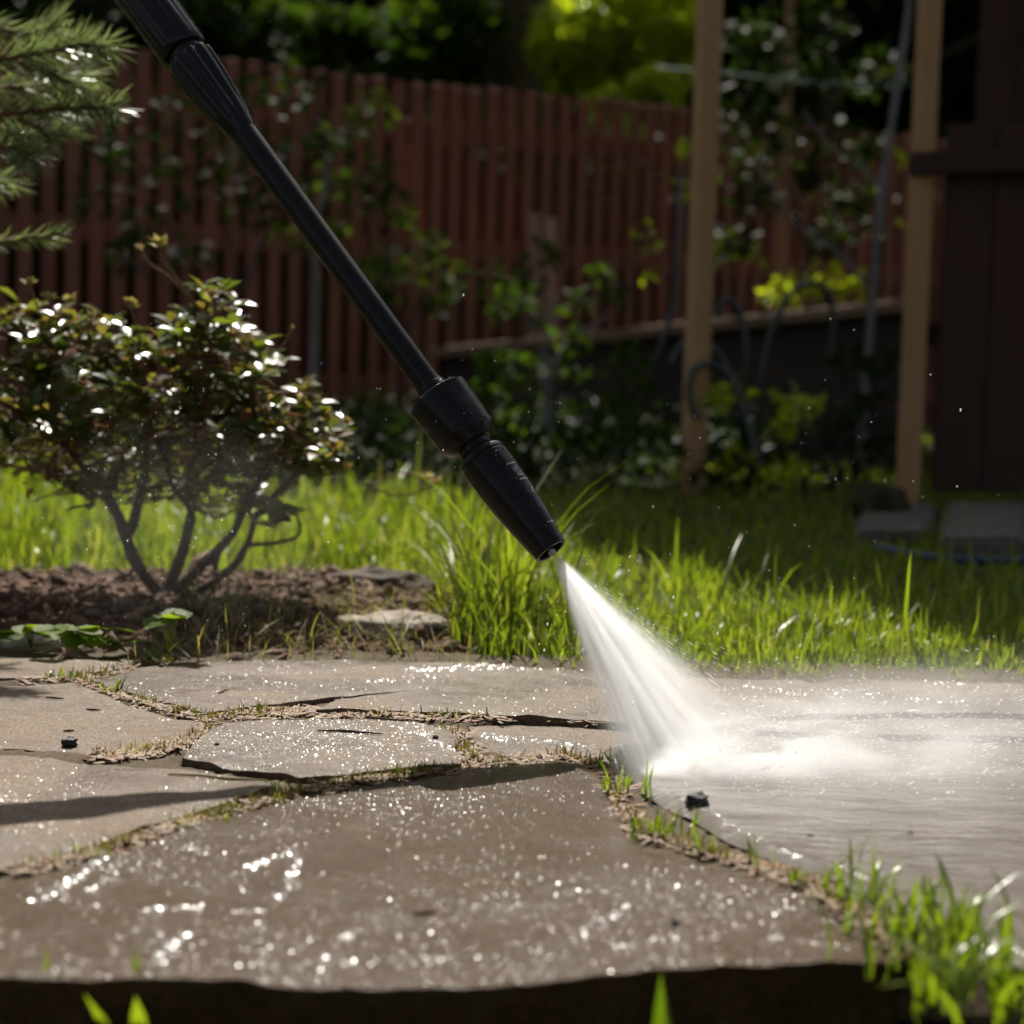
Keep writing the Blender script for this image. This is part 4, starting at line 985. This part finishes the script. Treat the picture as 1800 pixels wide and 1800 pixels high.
for frac in (.86, .52, .12):
    mb = MB(); a, b = FA - FN * .012, FB - FN * .012; n = 24
    for i in range(n):
        p0, p1 = a.lerp(b, i / n), a.lerp(b, (i + 1) / n); z0, z1 = ztop(p0) * frac, ztop(p1) * frac
        mb.box((p0 + p1) / 2 + Vector((0, 0, (z0 + z1) / 2)), ((p1 - p0).length + .002, .028, .075), FM @ Matrix.Rotation(-math.atan2(z1 - z0, (p1 - p0).length), 3, 'Y'))
    mb.build('rail', M_red, fence, False)
for i in range(0, npk, 28):
    p = FA + FD * ((i + .5) * sp_) - FN * .075; mb = MB(); mb.box(p + Vector((0, 0, .5)), (.07, .07, 1.15), FM, .004); mb.build('post', M_red, fence, False)
# two added boards; their pale colour stands for a sunlit patch on the fence
for px, y0, y1, wd, lab in [(938, 375, 545, 26, 'pale board added as the sunlit patch on the fence, left of two'), (966, 382, 538, 25, 'pale board added as the sunlit patch on the fence, right of two')]:
    Y = fence_pt(px) - .10; a, b = at(px, y0, Y + .03), at(px + 2, y1 + 60, Y)
    mb = MB(); ax = (a - b); L = ax.length; ax.normalize(); xx = FD - ax * FD.dot(ax); xx.normalize(); M_ = Matrix((xx, ax.cross(xx) * -1, ax)).transposed()
    mb.box((a + b) / 2, (wd * Y / F, .016, L), M_, .003); tag(mb.build('sunlit_patch_board', M_sunlit_patch, None, False), lab, 'board')

# ------------------------------------------------------------------ raised bed edged with planks
PA, PB = at(770, 612, 6.3), at(1600, 526, 5.25)
bedbox = thing('raised_bed', 'raised garden bed with a dark plank front and pale top plank', 'raised bed', (PA.x, PA.y, 0))
PD = PB - PA; PL = PD.length; ph_ = Vector((PD.x, PD.y, 0)).normalized(); pn = Vector((-ph_.y, ph_.x, 0)); ax = PD.normalized(); zz = ax.cross(pn) * 1
if zz.z < 0: zz = -zz
M_ = Matrix((ax, pn, zz)).transposed()
mb = MB(); mb.box((PA + PB) / 2 + Vector((0, 0, -.018)), (PL, .09, .034), M_, .004); mb.build('top_plank', M_plank, bedbox, False)
for k in range(4):
    mb = MB(); mb.box((PA + PB) / 2 + pn * .03 + Vector((0, 0, -.095 - k * .122)), (PL - .02, .03, .118), M_, .003); mb.build('front_plank', M_darkwood, bedbox, False)
V = [PA + pn * .05 + Vector((0, 0, -.06)), PB + pn * .05 + Vector((0, 0, -.06)), PB + pn * 1.6 + Vector((0, 0, -.06)), PA + pn * .7 + Vector((0, 0, -.06))]
link('soil_fill', mesh('soil_fill', V, [(0, 1, 2, 3)], False), M_soil, bedbox)

# ------------------------------------------------------------------ timber shelter on the right
sh = thing('garden_shed', 'dark red timber shed with pale corner posts at the right', 'shed', gnd(1592, 898))
def post(px, py, wpx, H, name='post', dx=0.0):
    g = gnd(px, py, -.01); wd = wpx * g.y / F; mb = MB(); mb.box(g + Vector((0, 0, H / 2)), (wd, wd, H), Matrix.Rotation(.35, 3, 'Z'), .003); return mb, g
mb, g2 = post(1594, 897, 33, 2.35); mb.build('post', M_pine, sh, False)
bx = at(1590, 268, g2.y - .03)
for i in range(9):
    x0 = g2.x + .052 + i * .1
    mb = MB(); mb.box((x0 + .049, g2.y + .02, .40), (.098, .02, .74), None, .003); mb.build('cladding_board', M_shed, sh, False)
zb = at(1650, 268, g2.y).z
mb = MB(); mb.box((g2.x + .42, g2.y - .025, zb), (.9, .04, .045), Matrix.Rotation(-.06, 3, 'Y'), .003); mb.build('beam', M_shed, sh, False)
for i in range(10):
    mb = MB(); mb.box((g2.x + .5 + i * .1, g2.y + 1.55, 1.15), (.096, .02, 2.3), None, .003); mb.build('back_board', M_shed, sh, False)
RE, RF = Vector((-.38, .925, 0)).normalized(), Vector((.925, .38, 0)).normalized(); RC = Vector((.38, 4.03, 2.33))   # unseen roof, shaped to shade the lawn: corner, side and front edges
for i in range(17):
    mb = MB(); mb.box(RC + RE * (.07 + i * .14) + RF * 1.2, (2.4, .137, .022), Matrix((RF, RE, Vector((0, 0, 1)))).transposed(), .003); mb.build('shade_roof_board', M_darkwood, sh, False)
mb, g1 = post(1217, 874, 36, 2.32)
tag(mb.build('timber_post', M_pine, None, False), 'pale square timber post standing left of the shed', 'post')
s3 = at(1368, 560, 6.9); mb = MB(); mb.box((s3.x, s3.y, .75), (.030, .030, 1.75), Matrix.Rotation(.2, 3, 'Z'), .002)
tag(mb.build('stake', M_pine, None, False), 'thin pale stake far behind between the two posts', 'stake')

# concrete slabs, clay pot rim, hose at the shed's foot
M_conc = plain_mat('concrete', (.13, .11, .095), .9, .35, 30, .3, .6, 150)
for (x0, y0, x1, y1, dz, lab) in [(1500, 903, 1640, 955, .02, 'grey concrete slab at the foot of the shed post'), (1648, 915, 1800, 985, .035, 'grey concrete slab in front of the shed wall')]:
    a, b = gnd(x0, y1), gnd(x1, y1); c, d = gnd(x1 + 8, y0), gnd(x0 + 12, y0); bm = bmesh.new()
    vs = [bm.verts.new((q.x, q.y, dz)) for q in (a, b, c, d)]; f = bm.faces.new(vs); e = bmesh.ops.extrude_face_region(bm, geom=[f])
    for v_ in e['geom']:
        if isinstance(v_, bmesh.types.BMVert): v_.co.z -= .06
    bmesh.ops.recalc_face_normals(bm, faces=bm.faces); bmesh.ops.bevel(bm, geom=list(bm.edges), offset=.008, segments=2, affect='EDGES')
    me = bpy.data.meshes.new('concrete_slab'); bm.to_mesh(me); bm.free(); tag(link('concrete_slab', me, M_conc), lab, 'slab')
lump('mossy_rock', 'brown mossy rock beside the shed post', 'rock', gnd(1540, 915) + Vector((0, 0, .03)), (.055, .045, .038), plain_mat('mossy', (.045, .035, .015), .95, .5, 30, .2, .8, 120), 4.4, 4, .3)
M_blue = plain_mat('blue_hose', (.008, .035, .12), .4, .2, 30); M_green = plain_mat('green_tube', (.006, .022, .016), .16, .2, 30, .8)
mb = MB(); mb.tube(smooth_path([gnd(1540, 962, .012), gnd(1590, 972, .012), gnd(1640, 980, .012), gnd(1700, 985, .012), gnd(1850, 985, .012)], 6), .0065, 8)
tag(mb.build('garden_hose', M_blue), 'blue garden hose lying on the shaded grass by the shed', 'hose')

# plant hoops of green tube between the posts
def hoop(pts, Y, label, r=.0075):
    mb = MB(); mb.tube(smooth_path([at(x, y, Y) for x, y in pts], 6), r, 8); tag(mb.build('plant_hoop', M_green), label, 'plant hoop', )
hoop([(1300, 880), (1302, 760), (1310, 650), (1305, 570), (1290, 530), (1272, 528), (1262, 560)], 4.4, 'green tube hoop curling over just right of the pale post')
hoop([(1322, 885), (1318, 780), (1295, 690), (1262, 620), (1228, 598), (1200, 604), (1180, 640)], 4.3, 'green tube arching left across the pale post, upper of two')
hoop([(1330, 885), (1325, 800), (1305, 720), (1285, 665), (1255, 642), (1222, 646), (1212, 680), (1218, 722), (1232, 735)], 4.15, 'green tube looping back round the pale post, lower of two')
hoop([(1338, 885), (1336, 760), (1340, 660), (1365, 560), (1400, 508), (1440, 500), (1462, 540), (1460, 640)], 4.6, 'tall green hoop arching towards the birch')
hoop([(1412, 880), (1412, 850), (1425, 832), (1445, 826), (1460, 838), (1466, 862)], 4.2, 'low small green hoop near the rock')
hoop([(1340, 885), (1340, 840), (1320, 770), (1300, 735), (1275, 726), (1255, 738)], 4.25, 'short green hoop behind the grass at the post foot')
hoop([(1110, 770), (1135, 680), (1165, 600), (1185, 530), (1192, 420), (1195, 300)], 4.6, 'straight dark green stake leaning left of the pale post', .006)
mb = MB(); mb.tube(smooth_path([at(1150, 118, 6.0), at(1310, 133, 6.0), at(1400, 142, 6.0), at(1470, 147, 6.0), at(1600, 150, 6.0)], 5), .0032, 6); tag(mb.build('green_line', plain_mat('green_cord', (.012, .13, .085), .5, .2, 30)), 'thin green cord strung across behind the posts', 'cord')

# ------------------------------------------------------------------ shrubs and trees of the background
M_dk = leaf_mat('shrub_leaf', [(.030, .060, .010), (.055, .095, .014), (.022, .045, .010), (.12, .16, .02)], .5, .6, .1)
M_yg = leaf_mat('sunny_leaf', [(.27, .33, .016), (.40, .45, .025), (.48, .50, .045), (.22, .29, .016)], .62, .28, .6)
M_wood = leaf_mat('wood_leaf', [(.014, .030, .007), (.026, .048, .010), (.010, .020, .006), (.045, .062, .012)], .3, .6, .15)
M_trunk = plain_mat('tree_bark', (.075, .055, .042), .9, .4, 12, .2, .8, 40, stretch=(1, 1, .3))
M_birch = plain_mat('pale_bark', (.20, .19, .175), .7, .35, 14, .3, .3, 60, stretch=(1, 1, 2.5))
def crown(name, clumps, n, size, mat, parent, spread=1.0, flat=.7, droop=0.0):
    P = []; D = []; U = []; S_ = []
    per = max(1, n // len(clumps))
    for c, r in clumps:
        g = RNG.normal(0, 1, (per, 3)); g = g / (np.linalg.norm(g, axis=1)[:, None] + 1e-9) * (RNG.uniform(.15, 1, per) ** .6)[:, None] * r * spread; g[:, 2] *= flat
        P.append(np.array(c) + g); D.append(g / r + RNG.normal(0, .7, (per, 3)) - np.array([0, 0, droop])); U.append(np.array([0, 0, 1]) + RNG.normal(0, .5, (per, 3))); S_.append(size * RNG.uniform(.6, 1.4, per))
    return leaves(name, cat(P), cat(D), cat(U), cat(S_), mat, parent)
def shrub(label, base, Y, blobs, n, size, mat, stems, cat_='shrub', name='shrub', bark=None, r0=.008):
    t_ = thing(name, label, cat_, at(base[0], base[1], Y))
    for st in stems:
        path = smooth_path([at(x, y, Y + random.uniform(-.04, .04)) for x, y in st], 4); mb = MB(); mb.tube(path, [r0 * (1 - .75 * i / len(path)) for i in range(len(path))], 6); mb.build('stem', bark or M_trunk, t_)
    crown('foliage', [(at(x, y, Y + random.uniform(-.15, .15)), r * Y / F) for x, y, r in blobs], n, size, mat, t_, 1.0, .8)['kind'] = 'stuff'
shrub('sparse shrub with yellow-green leaves before the middle of the fence', (700, 740), 5.6, [(660, 300, 30), (640, 345, 35), (690, 335, 30), (680, 450, 40), (720, 470, 50), (650, 480, 35), (690, 500, 35), (760, 430, 35), (790, 490, 40), (770, 540, 30), (650, 190, 40), (620, 220, 40), (700, 380, 20)], 420, .036, M_dk, [[(700, 760), (700, 600), (690, 480), (650, 340), (655, 200)], [(700, 640), (740, 520), (780, 430)], [(695, 560), (660, 480), (640, 340)]])
shrub('twiggy shrub with grey forked stems at the end of the raised bed', (965, 770), 4.9, [(890, 490, 45), (870, 530, 35), (910, 540, 40), (920, 500, 30), (960, 450, 22), (1010, 530, 30), (1000, 600, 25), (880, 640, 40), (920, 660, 45), (1000, 640, 35), (860, 690, 30), (1080, 520, 25), (1060, 480, 15)], 420, .032, M_dk, [[(958, 770), (955, 680), (945, 600), (925, 540), (890, 490)], [(968, 770), (968, 690), (980, 630), (1010, 590), (1060, 560), (1085, 500)], [(975, 755), (1020, 745), (1045, 720), (1042, 700), (1020, 690)], [(968, 700), (960, 600), (975, 520)]], bark=M_birch)
shrub('leafy dark shrub before the fence at upper left', (430, 760), 5.2, [(180, 260, 60), (260, 290, 60), (330, 320, 55), (420, 330, 50), (450, 370, 40), (380, 260, 50), (160, 350, 50), (250, 390, 40), (480, 270, 45), (440, 180, 60), (300, 210, 60), (230, 440, 40), (540, 150, 50), (590, 240, 45), (330, 450, 40)], 560, .036, M_wood, [[(430, 780), (425, 600), (410, 450), (380, 300)], [(425, 620), (340, 480), (260, 330)], [(420, 520), (480, 380), (520, 220)]])
shrub('grey-stemmed young tree before the fence behind the lance', (553, 760), 5.3, [(560, 330, 40), (520, 420, 40), (590, 400, 30), (600, 330, 30), (560, 250, 40)], 140, .034, M_dk, [[(553, 770), (552, 640), (556, 500), (550, 400), (575, 320), (560, 200)]], 'young tree', 'young_tree', M_birch, .014)
shrub('low leafy shrub in the shade before the raised bed', (1090, 820), 4.5, [(1080, 720, 45), (1110, 690, 35), (1060, 770, 40), (1130, 760, 40), (1110, 640, 40), (1030, 790, 30), (900, 740, 35), (870, 660, 35), (1120, 800, 45), (990, 800, 35)], 500, .030, M_dk, [[(1090, 830), (1090, 760), (1110, 660)], [(1088, 830), (1060, 770)], [(1090, 800), (1130, 760)]])
shrub('sunlit flowering plant with pale leaves between the two posts', (1380, 880), 4.25, [(1400, 740, 30), (1370, 760, 30), (1420, 720, 22), (1390, 700, 25), (1290, 690, 22), (1350, 850, 40), (1420, 870, 40), (1290, 860, 40), (1300, 810, 30), (1460, 890, 40), (1390, 820, 20), (1260, 700, 18)], 330, .030, M_yg, [[(1380, 890), (1385, 800), (1400, 720)], [(1340, 890), (1320, 800), (1290, 690)]], 'plant', 'flowering_plant', None, .004)
shrub('yellow-green plant growing in the raised bed before the fence', (1440, 560), 6.0, [(1390, 510, 25), (1430, 505, 28), (1470, 500, 28), (1500, 510, 25), (1360, 520, 15)], 170, .042, M_yg, [[(1440, 560), (1440, 500)], [(1430, 555), (1390, 505)]], 'plant', 'bed_plant', None, .004)
shrub('sparse climbing branches with bright leaves around the pale post', (1235, 560), 4.9, [(1205, 275, 16), (1210, 330, 12), (1290, 415, 22), (1250, 440, 20), (1130, 400, 22), (1140, 440, 18), (1145, 480, 10), (1330, 450, 12), (1270, 450, 16), (1250, 330, 12)], 70, .034, M_yg, [[(1235, 600), (1230, 480), (1210, 280)], [(1232, 520), (1160, 430), (1125, 395)], [(1235, 500), (1290, 415), (1335, 450)]], 'climber', 'climber', None, .005)
shrub('dark leafy shrub behind the posts before the right end of the fence', (1420, 560), 6.5, [(1310, 290, 45), (1330, 350, 40), (1350, 230, 50), (1300, 200, 45), (1420, 300, 35), (1480, 400, 45), (1500, 340, 40), (1440, 230, 45), (1460, 150, 60), (1400, 120, 60), (1520, 260, 40), (1340, 130, 60), (1540, 130, 50), (1290, 420, 30), (1450, 430, 30), (1330, 60, 60), (1440, 50, 60)], 1100, .046, M_wood, [[(1420, 560), (1410, 400), (1350, 240), (1340, 60)], [(1415, 450), (1480, 340), (1450, 100)]])
shrub('small dark shrub beside the shed with shaded leaves', (1500, 800), 4.6, [(1490, 640, 40), (1520, 700, 40), (1470, 740, 40), (1540, 780, 40), (1500, 840, 40), (1550, 640, 30)], 260, .032, M_wood, [[(1500, 860), (1500, 740), (1490, 630)]])
yl_me = mesh('leaf', LV, LF); yl_me.materials.append(M_yg)
# birch sapling with bare forks
bi = thing('birch_sapling', 'slender pale birch stem with bare forked twigs beside the shed', 'birch', at(1515, 860, 4.9))
for pts, r0, r1 in [([(1512, 870), (1520, 690), (1528, 600), (1540, 450), (1552, 320), (1570, 200), (1590, 70), (1605, -60)], .0105, .0075), ([(1552, 330), (1520, 298), (1480, 270), (1445, 240), (1410, 190)], .006, .002), ([(1528, 510), (1490, 460), (1440, 420), (1385, 382), (1360, 330), (1325, 285)], .006, .0025)]:
    path = smooth_path([at(x, y, 4.9) for x, y in pts], 5); mb = MB(); mb.tube(path, [r0 + (r1 - r0) * i / len(path) for i in range(len(path))], 8); mb.build('trunk' if r0 > .009 else 'branch', M_birch, bi)
for x, y in ((1580, 280), (1588, 290), (1592, 278), (1584, 300), (1582, 400), (1586, 408), (1440, 470)):
    o = bpy.data.objects.new('leaf', yl_me); COL.objects.link(o); o.matrix_basis = Matrix.Translation(at(x, y, 4.85)) @ Matrix.Rotation(random.uniform(0, 6), 4, 'Z') @ Matrix.Rotation(random.uniform(.3, 1.3), 4, 'X') @ Matrix.Scale(.036, 4); adopt(o, bi)

def tree(label, px, Y, H, tr_, clumps, n, size, mat, name='tree', group=None, lean=.0):
    b = at(px, 700, Y); b.z = -.02; t_ = thing(name, label, 'tree', b, group)
    mb = MB(); path = smooth_path([b, b + Vector((lean * .3, 0, H * .3)), b + Vector((lean * .6, .05, H * .65)), b + Vector((lean, 0, H))], 4); mb.tube(path, [tr_ * (1 - .7 * i / len(path)) for i in range(len(path))], 10); mb.build('trunk', M_trunk, t_)
    cl = []
    for c, r in clumps:
        c = Vector(c); cl.append((c, r)); s_ = min(path, key=lambda p: (p - c).length + .6 * abs(p.z + .6 - c.z)); mb = MB(); mb.tube(smooth_path([s_, s_.lerp(c, .5) + Vector((0, 0, -.08)), c], 3), [tr_ * .3, tr_ * .28, tr_ * .25, tr_ * .2, tr_ * .16, tr_ * .12, tr_ * .08], 6); mb.build('limb', M_trunk, t_)
    crown('foliage', cl, n, size, mat, t_)['kind'] = 'stuff'
    return t_
rt = random.Random(5)
def cl_box(n, x0, x1, y0, y1, z0, z1, r0, r1): return [((rt.uniform(x0, x1), rt.uniform(y0, y1), rt.uniform(z0, z1)), rt.uniform(r0, r1)) for _ in range(n)]
# the sunlit tree: low yellow-green boughs over the fence
c_ = [(at(x, y, 9.6 + rt.uniform(-.4, .4)), r * 9.6 / F) for x, y, r in [(980, 90, 55), (1050, 80, 60), (1120, 100, 60), (1180, 110, 50), (1010, 140, 50), (1080, 150, 55), (1150, 160, 45), (1200, 60, 50), (1000, 30, 60), (1100, 20, 70), (1180, 0, 70), (1060, 190, 30), (1140, 195, 28)]]
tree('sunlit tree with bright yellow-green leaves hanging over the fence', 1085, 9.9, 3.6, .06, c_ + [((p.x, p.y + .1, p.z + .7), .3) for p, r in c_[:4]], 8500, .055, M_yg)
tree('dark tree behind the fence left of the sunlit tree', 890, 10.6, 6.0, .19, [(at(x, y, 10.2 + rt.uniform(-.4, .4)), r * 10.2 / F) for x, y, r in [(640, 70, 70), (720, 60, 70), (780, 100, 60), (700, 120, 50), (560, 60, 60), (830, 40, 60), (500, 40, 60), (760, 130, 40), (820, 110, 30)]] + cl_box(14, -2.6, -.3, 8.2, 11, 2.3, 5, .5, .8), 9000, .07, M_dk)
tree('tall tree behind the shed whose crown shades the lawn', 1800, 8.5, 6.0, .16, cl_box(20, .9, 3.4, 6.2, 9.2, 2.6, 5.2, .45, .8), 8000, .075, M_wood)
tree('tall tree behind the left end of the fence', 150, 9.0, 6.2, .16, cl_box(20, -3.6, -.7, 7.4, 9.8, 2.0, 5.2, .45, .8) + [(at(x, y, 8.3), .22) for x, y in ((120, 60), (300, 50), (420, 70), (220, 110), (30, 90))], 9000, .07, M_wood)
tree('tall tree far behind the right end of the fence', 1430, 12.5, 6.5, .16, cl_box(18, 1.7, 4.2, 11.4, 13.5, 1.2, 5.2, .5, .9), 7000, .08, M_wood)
q = np.stack([RNG.uniform(-1.7, .62, 150), RNG.uniform(4.1, 5.9, 150)], 1)
ug = crown('undergrowth', [((a, b, RNG.uniform(.0, .09)), RNG.uniform(.07, .16)) for a, b in q], 9000, .032, M_wood, None); tag(ug, 'dark low undergrowth along the foot of the fence', 'undergrowth', kind='stuff')
# the wood behind: one dense mass of foliage
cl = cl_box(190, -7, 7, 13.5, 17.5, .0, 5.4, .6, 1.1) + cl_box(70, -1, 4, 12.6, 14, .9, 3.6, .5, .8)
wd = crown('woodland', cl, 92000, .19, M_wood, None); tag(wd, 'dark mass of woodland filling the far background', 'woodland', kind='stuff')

hg = thing('added_hedge', 'dark foliage added just behind the picket fence to darken its gaps', 'added_hedge', FA - FN * .8)  # added foliage, blocks the bright sky so the fence gaps stay dark
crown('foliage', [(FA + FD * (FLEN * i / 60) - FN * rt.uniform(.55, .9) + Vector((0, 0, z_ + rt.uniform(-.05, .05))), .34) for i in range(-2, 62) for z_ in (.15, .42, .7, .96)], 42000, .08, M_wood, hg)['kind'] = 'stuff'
for i in range(0, 61, 4):
    mb = MB(); b = FA + FD * (FLEN * i / 60) - FN * .72; mb.tube([b + Vector((0, 0, -.05)), b + Vector((.02, .01, .4)), b + Vector((.03, .0, .9))], [.03, .024, .012], 6); mb.build('stem', M_trunk, hg)

# ------------------------------------------------------------------ pine on the left: boughs with needles reaching into view
M_needle = leaf_mat('pine_needle', [(.10, .15, .06), (.16, .21, .085), (.22, .26, .12), (.28, .30, .17)], .4, .3, .5, (1.2, 1.25, .8))
PY_ = 2.25
pine = thing('pine_tree', 'pine whose long-needled boughs hang into the upper left corner', 'pine', Vector((at(-420, 900, PY_).x, PY_, -.02)))
pb = pine.location.copy(); mb = MB(); mb.tube([pb, pb + Vector((.02, 0, .5)), pb + Vector((.0, .02, 1.3))], [.045, .038, .02], 10); mb.build('trunk', M_trunk, pine)
nP = []; nD = []; nS = []
def bough(pts, dy=0.0, dens=1.0, ln=.040):
    path = smooth_path([at(x, y, PY_ + dy * i / max(1, len(pts) - 1)) for i, (x, y) in enumerate(pts)], 8)
    s_ = pb + Vector((0, 0, min(1.2, max(.2, path[0].z - .05)))); mb = MB(); full = [s_] + path; mb.tube(full, [.009] + [.0045 - .0025 * i / len(path) for i in range(len(path))], 6); mb.build('bough', M_twig2, pine)
    L = len(path)
    for i in range(1, L):
        a, b = path[i - 1], path[i]; dr = (b - a).normalized(); f = i / L
        for k in range(int((12 if f > .4 else 7) * dens)):
            p = a.lerp(b, random.random()); th = random.uniform(0, 6.283); o1 = dr.orthogonal().normalized(); o2 = dr.cross(o1)
            d = dr * random.uniform(.55, 1.2) + (o1 * math.cos(th) + o2 * math.sin(th)) * random.uniform(.5, .95) + Vector((0, 0, -.05))
            nP.append(p); nD.append(d.normalized()); nS.append(ln * random.uniform(.7, 1.15))
M_twig2 = plain_mat('pine_shoot', (.16, .075, .04), .8, .3, 100, .3)
bough([(-200, 150), (-40, 110), (60, 95), (130, 80), (180, 80)], -.05, 1.2); bough([(-200, 240), (-60, 210), (60, 195), (130, 190), (195, 190)], -.12, 1.5, .036)
bough([(-200, 330), (-60, 270), (20, 260), (50, 275)], -.1, 1.3); bough([(-200, 420), (-60, 430), (40, 420), (105, 412)], .0, .8, .026)
bough([(-200, 60), (-60, 40), (40, 60), (90, 45)], .05, 1.2); bough([(-200, 330), (-80, 320), (10, 320)], .1, 1.2); bough([(-200, 200), (-40, 160), (80, 150), (150, 130)], .15, 1.0); bough([(0, 200), (60, 220), (90, 250)], -.05, .9, .024)
bough([(-100, 90), (20, 110), (90, 130), (150, 160)], .02, 1.1); bough([(-150, 270), (-30, 240), (60, 240), (110, 225)], .06, 1.2)
QV = [(-1, 0, 0), (1, 0, 0), (.7, .7, .03), (-.7, .7, .03), (0, 1, .02)]; QF = [(0, 1, 2, 3), (3, 2, 4)]
N = len(nP); nD = np.array(nD); ups = np.array([0, 0, 1.0]) + RNG.normal(0, .6, (N, 3))
tag(scatter('needles', QV, QF, np.array([tuple(p) for p in nP]), frames(nD, ups), np.stack([np.full(N, .00095), nS, np.array(nS)], 1), M_needle, pine), kind='stuff')
